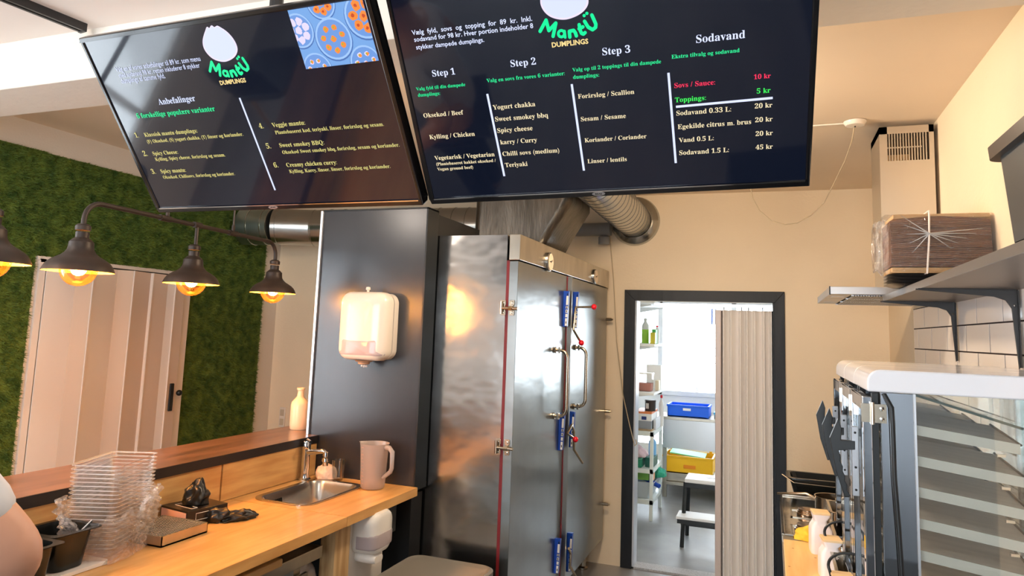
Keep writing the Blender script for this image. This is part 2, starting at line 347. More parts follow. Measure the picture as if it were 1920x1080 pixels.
# artificial grass
GM = mat('artificial_grass_blades', (120, 142, 58), .6, col2=(60, 92, 34), nscale=14, bump=0, detail=10)
def turf(label, rects, dens, name='artificial_grass'):
    V = []; F = []; n0 = 0
    for (y0, y1, z0, z1) in rects:
        V += [(0.004, y0, z0), (0.004, y1, z0), (0.004, y1, z1), (0.004, y0, z1)]; F.append((n0, n0+1, n0+2, n0+3)); n0 += 4
        N = int((y1-y0)*(z1-z0)*dens)
        y = rng.uniform(y0, y1, N); z = rng.uniform(z0, z1, N); ang = rng.uniform(0, 2*np.pi, N); l = rng.uniform(.012, .03, N); w = rng.uniform(.0018, .0034, N)
        dy = np.cos(ang)*l*.55+rng.normal(0, .004, N); dz = np.sin(ang)*l*.55-.004; px = rng.uniform(.012, .03, N)
        wy = -np.sin(ang)*w; wz = np.cos(ang)*w
        A = np.stack([np.full(N, .002), y-wy, z-wz], 1); B = np.stack([np.full(N, .002), y+wy, z+wz], 1); Cc = np.stack([px, y+dy, z+dz], 1)
        P = np.stack([A, B, Cc], 1).reshape(-1, 3); V += P.tolist()
        F += [(n0+3*i, n0+3*i+1, n0+3*i+2) for i in range(N)]; n0 += 3*N
    me = bpy.data.meshes.new(name); me.from_pydata(V, [], F); me.update(); me.materials.append(GM)
    o = bpy.data.objects.new(name, me); COL.objects.link(o); o.location = (XL, 0, 0); tag(o, label, 'artificial grass', kind='stuff'); return o
turf('dark green artificial grass covering the left wall around the white folding door',
     [(2.2, 2.925, .5, 2.645), (2.925, 4.14, DT+.04, 2.64), (4.14, 4.965, .5, 2.625)], 42000)
# ------------------------------------------------------------------ tiles on the right wall
struct(MB().box((XR-.004, 1.2, .86), (XR, 4.29, 1.842)), 'trim_2', M_grout)
tr_ = thing('tiled_splashback', 'white glazed wall tiles with dark joints in running bond under the shelf', 'tiles', (XR, 4.29, .86))
rows = [1.735-.105*k for k in range(-1, 9)]
tm = None; cnt = 0
tile_mesh = {}
for ri, zt in enumerate(rows):
    z1 = min(zt+0, 1.84) if ri == 0 else zt; zb = zt-.105 if ri else 1.735
    if ri == 0: z1 = 1.84
    y = 4.29; first = (4.29-4.0 if ri % 2 == 0 else .0)
    ys = [4.29]; q = 4.0 if ri % 2 == 0 else 4.16
    while q > 1.3: ys.append(q); q -= .317
    for a, b in zip(ys[:-1], ys[1:]):
        wdt = round(a-b, 3)
        if wdt < .03: continue
        key = (wdt, round(z1-zb, 3))
        if key not in tile_mesh:
            mb = MB().box((0, .005, .003), (-.0028, wdt-.005, z1-zb-.0025)); o = mb.build('tile', M_tile, None); tile_mesh[key] = o.data
        else:
            o = bpy.data.objects.new('tile', tile_mesh[key]); COL.objects.link(o)
        o.parent = tr_; o.location = (-.003, b-4.29, zb-.86); WM[o] = WM[tr_]
# ------------------------------------------------------------------ wall socket, rail track, cord rosette
so = thing('wall_socket', 'beige double wall socket low on the back wall beside the green wall', 'socket', at(530, 782, 'y', YB))
p = at(530, 782, 'y', YB)
MB().box((p.x-.03, YB-.012, p.z-.085), (p.x+.03, YB, p.z+.085)).build('face_plate', M_offw, so, bevel=.004)
for dz in (-.04, .04): MB().box((p.x-.02, YB-.016, p.z+dz-.028), (p.x+.02, YB-.011, p.z+dz+.028)).build('socket_insert', mat('beige', (205, 190, 165), .4), so, bevel=.003)
rl = thing('ceiling_track', 'black lighting track on the near ceiling above the left screen', 'track', (-2.45, 1.2, ZN))
a, b = at(152, 53, 'z', ZN-.02), at(20, 0, 'z', ZN-.02); d = (b-a).normalized()
ang = math.atan2(d.y, d.x)
mm = Matrix.Translation(a) @ Matrix.Rotation(ang, 4, 'Z')
MB().box((0, -.019, -.012), (1.6, -.006, .022), mm).box((0, .006, -.012), (1.6, .019, .022), mm).box((0, -.006, .005), (1.6, .006, .022), mm).build('track_rail', M_bsat, rl)
MB().box((-.012, -.02, -.014), (0, .02, .022), mm).build('end_cap', M_bsat, rl)
ro = thing('ceiling_rosette', 'round cream ceiling cover with thin cable run beside the duct', 'ceiling rose', at(1603, 228, 'z', 2.69))
q = at(1603, 228, 'z', 2.69)
MB().lathe([(.001, -.022), (.04, -.02), (.05, -.008), (.05, 0)], q, 28).build('cover', M_offw, ro, smooth=True)
MB().sphere(q+Vector((0, 0, -.024)), .004, 8, 6).build('cable_outlet', M_black, ro)
q2 = q+Vector((-1.3, .02, 0)); MB().tube([q+Vector((-.05, 0, -.006)), q2+Vector((0, 0, -.006))], .004, 6).build('cable_clip_run', M_offw, ro)
pts = []
for (x, y, Y_) in ((1603, 231, 3.55), (1598, 262, 3.62), (1585, 300, 3.75), (1563, 345, 3.95), (1545, 380, 4.1), (1520, 404, 4.2), (1495, 418, 4.3), (1472, 421, 4.35), (1447, 414, 4.4), (1425, 395, 4.4), (1412, 372, 4.4), (1404, 340, 4.4), (1395, 300, 4.4), (1390, 262, 4.35)): pts.append(at(x, y, 'y', Y_))
pts[-1].z = 2.69
solo(MB().tube(pts, .003, 6), 'hanging_cable', mat('grey_cable', (190, 170, 140), .5), pts[0], 'thin pale cable sagging in a loop from the ceiling cover to the right screen', 'cable', smooth=True)
pts = [at(1143, 440, 'y', 5.12), at(1150, 520, 'y', 5.13), at(1156, 640, 'y', 5.135), at(1168, 740, 'y', 5.13), at(1180, 795, 'y', 5.12), at(1190, 836, 'y', 5.1), at(1194, 832, 'y', 5.09), at(1192, 824, 'y', 5.09)]
solo(MB().tube(pts, .0035, 6), 'hanging_cable', mat('grey_cable', (190, 170, 140), .5), pts[0], 'thin grey cable hanging down the wall between steel cabinet and door frame with hooked end', 'cable', smooth=True)
# ------------------------------------------------------------------ menu screens
FLAT = {}
def upright(font_txt): 
    """bold serif letters of the built-in font's mathematical alphabet"""
    o = ''
    for ch in font_txt:
        if 'A' <= ch <= 'Z': o += chr(0x1D400+ord(ch)-65)
        elif 'a' <= ch <= 'z': o += chr(0x1D41A+ord(ch)-97)
        elif '0' <= ch <= '9': o += chr(0x1D7CE+ord(ch)-48)
        else: o += ch
    return o
DG = None
def text_mesh(body, bold=0.0):
    c = bpy.data.curves.new('menu_text', 'FONT'); c.body = body; c.size = 1; c.resolution_u = 2; c.offset = bold
    o = bpy.data.objects.new('menu_text', c); COL.objects.link(o)
    dg = bpy.context.evaluated_depsgraph_get(); dg.update()
    me = bpy.data.meshes.new_from_object(o.evaluated_get(dg)); COL.objects.unlink(o); bpy.data.objects.remove(o); bpy.data.curves.remove(c)
    return me
def plane_rot(yaw, tilt, roll):
    r = Vector((math.cos(yaw), math.sin(yaw), 0)); n = Vector((math.sin(yaw), -math.cos(yaw), 0)); up = Vector((0, 0, 1))
    u = math.cos(tilt)*up+math.sin(tilt)*n
    r2 = math.cos(roll)*r+math.sin(roll)*u; u2 = -math.sin(roll)*r+math.cos(roll)*u; z = r2.cross(u2)
    return Matrix(((r2.x, u2.x, z.x), (r2.y, u2.y, z.y), (r2.z, u2.z, z.z)))
TW, TH = .97, .56
class Screen:
    def __init__(s, label, loc, yaw, tilt, roll):
        s.R = plane_rot(yaw, tilt, roll); s.o = Vector(loc)
        s.t = thing('menu_screen', label, 'television', loc, tuple(s.R.to_euler()))
        b = .011
        scr = mat('screen_glass', (6, 8, 14), .05, emit=(13, 20, 38), estr=.4, spec=.65, coat=.3)
        MB().box((b, b*1.5, -.012), (TW-b, TH-b, .0)).build('screen', scr, s.t, local=True)
        m = MB(); z0, z1 = -.03, .004
        m.box((0, 0, z0), (TW, b*1.5, z1)).box((0, TH-b, z0), (TW, TH, z1)).box((0, b*1.5, z0), (b, TH-b, z1)).box((TW-b, b*1.5, z0), (TW, TH-b, z1))
        s.bz = m.build('bezel', mat('gloss_black', (14, 14, 16), .15, spec=.7), s.t, local=True, bevel=.003)
        MB().box((b, b*1.5-.003, .004), (TW-b, b*1.5, .0048)).build('chrome_line', M_chrome, s.bz, local=True)
        MB().box((.06, .04, -.055), (TW-.06, TH-.04, -.03)).build('rear_housing', M_black, s.t, local=True, bevel=.008)
        MB().box((TW/2-.22, .12, -.085), (TW/2+.22, .36, -.056)).build('wall_mount', M_bsat, s.t, local=True, bevel=.004)
        top = s.R @ Vector((TW/2, .24, -.07)) + s.o
        MB().tube([top, Vector((top.x, top.y, ZN if top.y < 1.9 else 2.6))], .02, 12).build('ceiling_pole', M_bsat, s.t)
        # oval badge with the maker's small letters
        cx, cy_ = TW*.5-.02, b*.75
        e = MB(); n = 24
        ring = [(cx+math.cos(2*math.pi*i/n)*.017, cy_+math.sin(2*math.pi*i/n)*.0052) for i in range(n)]
        e.prism(ring, lambda p, d: Vector((p[0], p[1], d)), .004, .0052)
        bd = e.build('badge', mat('badge_silver', (200, 200, 204), .3, metal=1), s.t, local=True)
        me = text_mesh('BEAE', .02)
        s.fit(me, cx-.009, cy_-.0024, .018, .0048, .0054, M_black, 'badge_letters', bd)
    def uv(s, px, py):
        d = RT*((px-960)/FPX)-UP*((py-CY)/FPX)+FW; n = s.R.col[2]
        t = (s.o-CP).dot(n)/d.dot(n); q = s.R.transposed() @ (CP+d*t-s.o); return q.x, q.y
    def fit(s, me, x, y, w, h, z, m, name, parent=None):
        co = np.array([v.co[:] for v in me.vertices])
        if len(co) == 0: return
        mn, mx = co.min(0), co.max(0)
        k = w/(mx[0]-mn[0]); kh = k if h is None else h/(mx[1]-mn[1])
        b0 = 0 if h is None else mn[1]
        for v in me.vertices: v.co = (x+(v.co.x-mn[0])*k, y+(v.co.y-b0)*kh, z)
        me.materials.clear(); me.materials.append(m)
        o = bpy.data.objects.new(name, me); COL.objects.link(o); o.parent = parent or s.t; WM[o] = WM[s.t]; return o
    def text(s, body, a, b, m, serif=True, bold=.0, kx=1.0, name='menu_line', ky=1.0):
        me = text_mesh(upright(body) if serif else body, bold)
        (u0, v0), (u1, v1) = s.uv(*a), s.uv(*b); v = (v0+v1)/2
        co = np.array([q.co[:] for q in me.vertices]); w0 = co[:, 0].max()-co[:, 0].min(); k = (u1-u0)/w0
        mn = co[:, 0].min()
        for q in me.vertices: q.co = (u0+(q.co.x-mn)*k, v+q.co.y*k*ky, .0012)
        me.materials.clear(); me.materials.append(m)
        o = bpy.data.objects.new(name, me); COL.objects.link(o); o.parent = s.t; WM[o] = WM[s.t]; return o
    def poly(s, polys, m, z, name, parent=None):
        mb = MB()
        for P in polys: mb.add([(p[0], p[1], z) for p in P], [tuple(range(len(P)))])
        return mb.build(name, m, parent or s.t, local=True)
    def bar(s, a, b, w, m, name='divider_line'):
        a = Vector(s.uv(*a)); b = Vector(s.uv(*b)); d = (b-a).normalized(); n = Vector((-d.y, d.x))*w/2
        return s.poly([[a-n, b-n, b+n, a+n]], m, .0012, name)
E_wh = emat('text_white', (214, 222, 255), 1.0); E_gr = emat('text_green', (40, 235, 150), .95); E_cr = emat('text_cream', (240, 222, 180), .95)
E_rd = emat('text_red', (255, 50, 90), .95); E_lg = emat('text_bright_green', (60, 240, 90), .95); E_yl = emat('text_yellow', (226, 214, 130), .85)
E_lg2 = emat('logo_green', (0, 240, 150), 1.0); E_bl = emat('logo_white', (206, 214, 252), 1.0); E_bl2 = emat('logo_white_rim', (226, 214, 240), 1.0)
s1 = Screen('left menu screen showing recommended dishes and a food picture', (-1.856, 1.68, 1.99), -.025, .634, -.01)
s2 = Screen('right menu screen with three step columns and drink prices', (-.878, 1.693, 1.99), .10, .615, .036)
c1 = lambda x, y: (130+x/2.7, y/2.7)
c2 = lambda x, y: (700+x/2.4, y/2.4)
sans = dict(serif=False, ky=1.25)
for body, a, b, m, kw in (
    ('Valg en af vores anbefalinger til 89 kr. som menu', (240, 362), (668, 310), E_wh, sans), ('med sodavand 98 kr. retten inkluderer 8 stykker', (257, 392), (665, 342), E_wh, sans),
    ('dumplings af samme fyld.', (268, 422), (490, 395), E_wh, sans), ('Anbefalinger', (457, 530), (642, 510), E_wh, {}), ('6 forskellige populære varianter', (347, 598), (742, 562), E_gr, {}),
    ('1.', (338, 696), (356, 694), E_yl, {}), ('Klassisk mantu dumplings:', (385, 692), (652, 670), E_yl, {}), ('(F) Oksekød, (S) yogurt chakka, (T) linser og koriander.', (398, 724), (883, 687), E_yl, {}),
    ('2.', (380, 790), (400, 788), E_yl, {}), ('Spicy Cheese:', (427, 786), (553, 777), E_yl, {}), ('Kylling, Spicy cheese, forårsløg og sesam.', (440, 815), (792, 790), E_yl, {}),
    ('3.', (422, 880), (441, 878), E_yl, {}), ('Spicy mantu:', (468, 877), (593, 868), E_yl, {}), ('Oksekød, Chilisovs, forårsløg og koriander.', (480, 906), (840, 884), E_yl, {}),
    ('4.', (965, 650), (987, 648), E_yl, {}), ('Veggie mantu:', (1030, 642), (1197, 632), E_yl, {}), ('Plantebaseret kød, teriyaki, linser, forårsløg og sesam.', (1045, 677), (1595, 639), E_yl, {}),
    ('5.', (1002, 752), (1024, 750), E_yl, {}), ('Sweet smokey BBQ:', (1068, 745), (1292, 730), E_yl, {}), ('Oksekød Sweet smokey bbq, forårsløg, sesam og koriander.', (1082, 779), (1673, 741), E_yl, {}),
    ('6.', (1040, 848), (1061, 846), E_yl, {}), ('Creamy chicken curry:', (1103, 845), (1357, 830), E_yl, {}), ('Kylling, Karry, linser, linser, forårsløg og koriander.', (1118, 877), (1627, 847), E_yl, {})):
    s1.text(body, c1(*a), c1(*b), m, **kw)
s1.bar(c1(863, 495), c1(1043, 962), .0055, E_wh)
for body, a, b, m, kw in (
    ('Vælg  fyld,  sovs  og  topping  for  89  kr.  Inkl.', (177, 163), (715, 87), E_wh, dict(serif=False, bold=.012)), ('sodavand for 98 kr. Hver portion indeholder 8', (187, 193), (720, 120), E_wh, dict(serif=False, bold=.012)),
    ('stykker dampede dumplings.', (195, 224), (500, 186), E_wh, dict(serif=False, bold=.012)), ('Sodavand', (1453, 195), (1673, 168), E_wh, {}), ('Ekstra tilvalg og sodavand', (1342, 264), (1648, 234), E_gr, {}),
    ('Step 1', (268, 344), (370, 334), E_wh, {}), ('Step 2', (620, 301), (733, 289), E_wh, {}), ('Step 3', (1032, 249), (1157, 235), E_wh, {}),
    ('Valg fyld til din dampede', (195, 408), (415, 386), E_gr, {}), ('dumplings:', (203, 436), (302, 425), E_gr, {}), ('Valg en sovs fra vores 6 varianter:', (512, 373), (862, 335), E_gr, {}),
    ('Valg op til 2 toppings til din dampede', (897, 325), (1295, 281), E_gr, {}), ('dumplings:', (900, 355), (1017, 344), E_gr, {}),
    ('Oksekød / Beef', (228, 529), (407, 514), E_cr, {}), ('Kylling / Chicken', (255, 626), (458, 610), E_cr, {}), ('Vegetarisk / Vegetarian', (278, 720), (547, 702), E_cr, {}),
    ('(Plantebaseret hakket oksekød /', (285, 745), (552, 727), E_cr, {}), ('Vegan ground beef)', (290, 768), (450, 757), E_cr, {}),
    ('Yogurt chakka', (540, 493), (730, 477), E_cr, {}), ('Sweet smokey bbq', (550, 545), (788, 528), E_cr, {}), ('Spicy cheese', (560, 597), (718, 585), E_cr, {}),
    ('karry / Curry', (573, 649), (738, 638), E_cr, {}), ('Chilli sovs (medium)', (583, 701), (838, 685), E_cr, {}), ('Teriyaki', (595, 752), (695, 745), E_cr, {}),
    ('Forårsløg / Scallion', (922, 443), (1175, 422), E_cr, {}), ('Sesam / Sesame', (935, 545), (1137, 530), E_cr, {}), ('Koriander / Coriander', (952, 640), (1230, 621), E_cr, {}), ('Linser / lentils', (965, 735), (1141, 723), E_cr, {}),
    ('Sovs / Sauce:', (1355, 395), (1538, 380), E_rd, {}), ('Toppings:', (1358, 460), (1497, 449), E_lg, {}), ('Sodavand 0.33 L:', (1364, 518), (1610, 502), E_cr, {}),
    ('Egekilde citrus m. brus', (1370, 580), (1700, 557), E_cr, {}), ('Vand 0.5 L:', (1375, 640), (1532, 630), E_cr, {}), ('Sodavand 1.5 L:', (1377, 697), (1600, 683), E_cr, {}),
    ('10 kr', (1712, 356), (1788, 350), E_rd, {}), ('5 kr', (1725, 420), (1787, 416), E_lg, {}), ('20 kr', (1716, 487), (1795, 482), E_cr, {}), ('20 kr', (1718, 549), (1796, 545), E_cr, {}),
    ('20 kr', (1720, 611), (1797, 607), E_cr, {}), ('45 kr', (1720, 672), (1797, 668), E_cr, {})):
    s2.text(body, c2(*a), c2(*b), m, **kw)
for a, b in (((513, 422), (590, 792)), ((893, 378), (948, 767)), ((1328, 327), (1361, 733)), ((1362, 480), (1797, 440))): s2.bar(c2(*a), c2(*b), .0055, E_wh)
# logo lettering as round-ended strokes, white dumpling outline above
cl = lambda x, y: s2.uv(980+x/10.667, y/10.667)
strokes = [[(350, 625), (470, 400), (525, 610), (665, 460), (610, 725)],
           [(775+62*math.cos(t), 672+66*math.sin(t)) for t in np.linspace(0, 2*math.pi, 13)], [(838, 620), (852, 745)],
           [(945, 740), (935, 625), (1020, 605), (1055, 650), (1075, 715)], [(1132, 492), (1150, 600), (1180, 665), (1215, 680), (1250, 650)], [(1130, 575), (1205, 535)],
           [(1240, 425), (1310, 540), (1400, 592), (1460, 545), (1465, 480), (1385, 300)], [(1230, 310), (1231, 311)], [(1285, 265), (1286, 266)]]
def stroke_polys(st, hw, tf=lambda p: p):
    out = []
    for k, P in enumerate(st):
        Q = [Vector(tf(cl(*p))) for p in P]; w = hw*(.9 if k in (7, 8) else .78 if k in (1, 2) else 1)
        for a, b in zip(Q[:-1], Q[1:]):
            d = (b-a).normalized(); n = Vector((-d.y, d.x))*w; out.append([a-n, b-n, b+n, a+n])
        for a in Q: out.append([(a.x+w*math.cos(t), a.y+w*math.sin(t)) for t in np.linspace(0, 2*math.pi, 13)[:-1]])
    return out
def spread(sc, polys, m, name, z=.0012):
    mb = MB()
    for i, P in enumerate(polys): mb.add([(p[0], p[1], z+i*1.5e-6) for p in P], [tuple(range(len(P)))])
    return mb.build(name, m, sc.t, local=True)
HWD = (Vector(cl(1385, 300))-Vector(cl(1455, 300))).length/2
A2, B2 = Vector(cl(350, 625)), Vector(cl(1385, 300)); A1, B1 = Vector(s1.uv(394.1, 133.3)), Vector(s1.uv(457, 113.3))
kx = (B1.x-A1.x)/(B2.x-A2.x)
def t21(p): return (A1.x+(p[0]-A2.x)*kx, A1.y+(p[1]-A2.y)*kx)
def t12(p): return (A2.x+(p[0]-A1.x)/kx, A2.y+(p[1]-A1.y)/kx)
spread(s2, stroke_polys(strokes, HWD), E_lg2, 'logo_lettering'); spread(s1, stroke_polys(strokes, HWD*kx, t21), E_lg2, 'logo_lettering')
blob = [(185, 205), (205, 203), (222, 225), (240, 185), (262, 186), (285, 212), (318, 184), (350, 200), (440, 255), (520, 340), (570, 430), (585, 510), (545, 590), (460, 640), (390, 650), (290, 625), (210, 565), (150, 480), (133, 390), (150, 310), (175, 240)]
bu = [s1.uv(360+x/6.75, 20+y/6.75) for x, y in blob]
def chaikin(P, n=2):
    for _ in range(n): P = [q for i in range(len(P)) for q in ((.75*P[i][0]+.25*P[(i+1) % len(P)][0], .75*P[i][1]+.25*P[(i+1) % len(P)][1]), (.25*P[i][0]+.75*P[(i+1) % len(P)][0], .25*P[i][1]+.75*P[(i+1) % len(P)][1]))]
    return P
bu = chaikin(bu)
cx_ = sum(p[0] for p in bu)/len(bu); cy_ = sum(p[1] for p in bu)/len(bu)
def shrink(P, c, k): return [(c[0]+(p[0]-c[0])*k, c[1]+(p[1]-c[1])*k) for p in P]
for sc, P in ((s1, bu), (s2, [t12(p) for p in bu])):
    P = [(p[0], min(p[1], TH-.014)) for p in P]
    c = (sum(p[0] for p in P)/len(P), sum(p[1] for p in P)/len(P))
    sc.poly([P], E_bl2, .0010, 'logo_emblem'); sc.poly([shrink(P, c, .93)], E_bl, .0013, 'emblem_centre')
s2.text('DUMPLINGS', (980+590/10.667, 945/10.667), (980+1318/10.667, 868/10.667), emat('logo_tan', (240, 210, 140), 1), serif=False, bold=.03)
s1.text('DUMPLINGS', (360+365/6.75, 20+937/6.75), (360+692/6.75, 20+905/6.75), MATS['logo_tan'], serif=False, bold=.03)
# food picture in the corner of the left screen
(u0, v0), (u1, _) = s1.uv(574.5, 129.5), s1.uv(711, 114.5); v1 = TH-.0112; u1 = min(u1, TW-.0112)
def clip(P):
    for ax, lim, sg in ((0, u0, 1), (0, u1, -1), (1, v0, 1), (1, v1, -1)):
        Q = []
        for i in range(len(P)):
            a, b = P[i-1], P[i]; ia, ib = sg*(a[ax]-lim) >= 0, sg*(b[ax]-lim) >= 0
            if ia != ib: t = (lim-a[ax])/(b[ax]-a[ax]); Q.append((a[0]+(b[0]-a[0])*t, a[1]+(b[1]-a[1])*t))
            if ib: Q.append(b)
        P = Q
        if not P: return None
    return P
s1.poly([[(u0, v0), (u1, v0), (u1, v1), (u0, v1)]], emat('photo_blue', (112, 158, 216), 1), .0008, 'food_picture')
c7 = lambda x, y: s1.uv(520+x/6.75, y/6.75)
plates = [(c7(715, 490), .052, 'c'), (c7(275, 390), .043, 'w'), (c7(545, 30), .04, 'o'), (c7(1100, 200), .054, 'o'), (c7(520, 880), .043, 'r'), (c7(1130, 800), .045, 'r')]
def disc(c, r, n=28, j=0): return [(c[0]+r*(1+random.uniform(-j, j))*math.cos(2*math.pi*i/n), c[1]+r*(1+random.uniform(-j, j))*math.sin(2*math.pi*i/n)) for i in range(n)]
L1, L2, L3 = [], [], []; F_ = {'o': [], 'w': [], 'g': [], 'd': []}
for c, r, k in plates:
    for lst, rr in ((L1, r*1.04), (L2, r), (L3, r*.9)):
        P = clip(disc((c[0], c[1]-(r*.04 if lst is L1 else 0)), rr))
        if P: lst.append(P)
    pts_ = [(0, 0)]+[(.55*math.cos(2*math.pi*i/7+.3), .55*math.sin(2*math.pi*i/7+.3)) for i in range(7)]
    for (x, y) in pts_:
        q = (c[0]+x*r, c[1]+y*r); big = .24 if k in 'ow' else .15
        P = clip(disc(q, r*big, 10, .2)); 
        if P: F_['w' if k in 'wr' else 'o'].append(P)
        P = clip(disc((q[0]+r*.03, q[1]), r*big*.7, 8, .3))
        if P: F_['o' if k != 'w' else 'w'].append(P)
        P = clip(disc((q[0]-r*.03, q[1]+r*.02), r*big*.35, 7, .3))
        if P and k != 'w': F_['g' if k in 'cr' else 'd'].append(P)
s1.poly(L1, emat('photo_shadow', (70, 108, 170), 1), .0009, 'plate_shadow'); s1.poly(L2, emat('photo_plate_rim', (150, 186, 236), 1), .0010, 'plate_rim'); s1.poly(L3, emat('photo_plate', (104, 146, 210), 1), .0011, 'plate_well')
for i, (k, colr) in enumerate((('w', (216, 206, 236)), ('o', (236, 134, 56)), ('g', (150, 176, 50)), ('d', (190, 70, 30)))):
    if F_[k]: s1.poly(F_[k], emat('photo_food_'+k, colr, 1), .0012+.0001*i, 'dumpling_picture')['kind'] = 'stuff'
# ------------------------------------------------------------------ pendant lamp fixtures
M_glow = mat('filament', (255, 200, 90), .5, emit=(255, 190, 80), estr=60)
M_amber = film('amber_bulb_glass', (1.0, .80, .52), .06, .03)
M_shin = mat('shade_inside', (240, 196, 120), .5)
def shade(parent, c, first):
    z = c[2]
    prof = [(.024, .155), (.024, .132), (.030, .128), (.036, .122), (.043, .115), (.044, .10), (.046, .086), (.054, .073), (.066, .062), (.083, .052), (.097, .043), (.109, .032), (.117, .020), (.123, .006), (.125, 0)]
    prof = [(r*.94, h*.94) for r, h in prof]
    sh = MB().lathe(prof, c, 40).build('lamp_shade', M_brown, parent, smooth=True)
    MB().lathe([(r-.002, h-.001) for r, h in prof[4:]], c, 40).build('shade_lining', M_shin, sh, smooth=True)
    MB().lathe([(.0001, .176), (.014, .176), (.018, .175), (.026, .168), (.026, .152), (.0001, .150)], c, 24).build('cap', M_brown, sh, smooth=True)
    b = MB().sphere((c[0], c[1], z+.008), .062, 24, 16).build('bulb', M_amber, parent, smooth=True)
    m = MB()
    for i in range(6):
        a = 2*math.pi*i/6; m.tube([(c[0]+.012*math.cos(a), c[1]+.012*math.sin(a), z-.012), (c[0]+.007*math.cos(a), c[1]+.007*math.sin(a), z+.032)], .0018, 5)
    m.build('filament', M_glow, b)
    MB().lathe([(.0001, .1), (.018, .1), (.018, .055), (.0001, .05)], c, 18).build('lamp_holder', M_shin, sh)
    l = light('bulb_light', 'POINT', (c[0], c[1], z+.004), 12, (1, .50, .14), .03)
    return sh
lp = [(-2.37, 1.815, 1.808), (-2.42, 2.395, 1.806), (-2.475, 3.005, 1.803)]
f = thing('pendant_lamp', 'black pipe pendant lamp with three bell shades over the counter', 'lamp', (lp[1][0], lp[1][1], 2.08))
zp = 2.070
for c in lp: shade(f, c, True)
A, B = Vector((lp[0][0], lp[0][1], zp)), Vector((lp[2][0], lp[2][1], zp)); D = (B-A).normalized()
def bend(base, dirn, r=.07):
    c0 = base+Vector((0, 0, -r)); return [c0+dirn*r-dirn*r*math.cos(t)+Vector((0, 0, r*math.sin(t))) for t in np.linspace(0, math.pi/2, 8)]
pl = [Vector((A.x, A.y, 1.98))]+bend(A, D)+[Vector(q) for q in reversed(bend(B, -D))]+[Vector((B.x, B.y, 1.98))]
MB().tube(pl, .0095, 14).build('pipe', M_brown, f, smooth=True)
mid = Vector((lp[1][0]+.006, lp[1][1], zp)); MB().tube([mid, (mid.x, mid.y, 1.98)], .0085, 12).build('drop_pipe', M_brown, f)
m = MB().tube([mid-D*.022, mid+D*.022], .0135, 14); m.build('tee_joint', M_brown, f)
for t in (.33, .70):
    q = A.lerp(B, t); MB().tube([q-D*.03, q+D*.03], .013, 14).build('pipe_joint', M_brown, f)
for t in (.34, .70):
    q = A.lerp(B, t); zt = 2.6 if q.y < 2.21 else 2.72
    MB().tube([q, (q.x, q.y, zt)], .0045, 8).tube([(q.x, q.y, zp+.005), (q.x, q.y, zp+.04)], .008, 10).build('suspension_rod', M_brown, f)
    MB().lathe([(.001, -.03), (.03, -.02), (.04, 0)], (q.x, q.y, zt), 20).build('ceiling_cup', M_brown, f)
q = at(-23, 497, 'x', -2.34); c4 = (q.x, q.y, 1.806)
f2 = thing('pendant_lamp', 'black bell shade lamp cut off by the left edge of the photo', 'lamp', (c4[0], c4[1], 2.08))
shade(f2, c4, False); a = Vector((c4[0], c4[1], zp)); dd = Vector((.1, -1, 0)).normalized()
MB().tube([Vector((a.x, a.y, 1.98))]+bend(a, dd)+[a+dd*1.4], .0095, 14).build('pipe', M_brown, f2, smooth=True)
q = a+dd*.9; MB().tube([q, (q.x, q.y, ZN)], .0045, 8).build('suspension_rod', M_brown, f2)
# ------------------------------------------------------------------ counter, ledge, splashback
YP = 3.025
hw = struct(MB().box((-2.45, -.4, 0), (-2.17, 3.35, 1.053)), 'wall_counter', M_white)
led = thing('counter_ledge', 'dark walnut raised ledge with black edge behind the worktop', 'ledge', (-2.3, 1.6, 1.055))
MB().box((-2.46, -.4, 1.055), (-2.143, 3.02, 1.093)).box((-2.46, 3.02, 1.055), (-2.21, 3.36, 1.093)).build('ledge_board', M_ledge, led)
MB().box((-2.143, -.4, 1.055), (-2.14, 3.02, 1.0925)).build('edge_band', M_edge, led)
sp = thing('wooden_splashback', 'oak splashback boards under the dark ledge behind the sink', 'splashback', (-2.16, 1.6, .9))
MB().box((-2.165, -.4, .902), (-2.150, 2.377, 1.055)).build('board', M_splash, sp, bevel=.001)
MB().box((-2.165, 2.381, .902), (-2.146, YP-.004, 1.055)).build('board', M_splash, sp, bevel=.001)
XF = -1.568; ZW = .9; SEAM = 2.44
solo(MB().box((-2.15, -.3, .862), (XF, SEAM-.001, ZW)), 'worktop', M_counter, (-1.86, .9, .862), 'long oak worktop carrying plastic tubs and drip tray', 'worktop', bevel=.0015)
SX0, SX1, SY0, SY1 = -2.085, -1.785, 2.475, 2.935
m = MB(); m.box((-2.15, SEAM+.001, .862), (XF, SY0+.02, ZW)).box((-2.15, SY1-.02, .862), (XF, YP-.003, ZW)).box((-2.15, SY0+.02, .862), (SX0+.02, SY1-.02, ZW)).box((SX1-.02, SY0+.02, .862), (XF, SY1-.02, ZW))
solo(m, 'worktop', M_counter, (-1.86, 2.75, .862), 'short oak worktop piece around the sink up to the dark panel', 'worktop')
cxs, cys = (SX0+SX1)/2, (SY0+SY1)/2; wx, wy = (SX1-SX0)/2, (SY1-SY0)/2
sk = thing('sink', 'small stainless steel sink set into the worktop below the tap', 'sink', (cxs, cys, .78))
MB().rrect([(cxs, cys, wx, wy, .9005, .07), (cxs, cys, wx, wy, .905, .07), (cxs, cys, wx-.008, wy-.008, .907, .065), (cxs, cys, wx-.022, wy-.022, .904, .055), (cxs, cys, wx-.03, wy-.03, .89, .05), (cxs, cys, wx-.045, wy-.045, .80, .05), (cxs, cys, wx-.07, wy-.07, .785, .04)], n=7, caps=(False, True)).build('basin', mat('sink_steel', (190, 186, 180), .25, metal=1, noise=.15, nscale=9, bump=.04, bscale=20), sk, smooth=True)
m = MB()
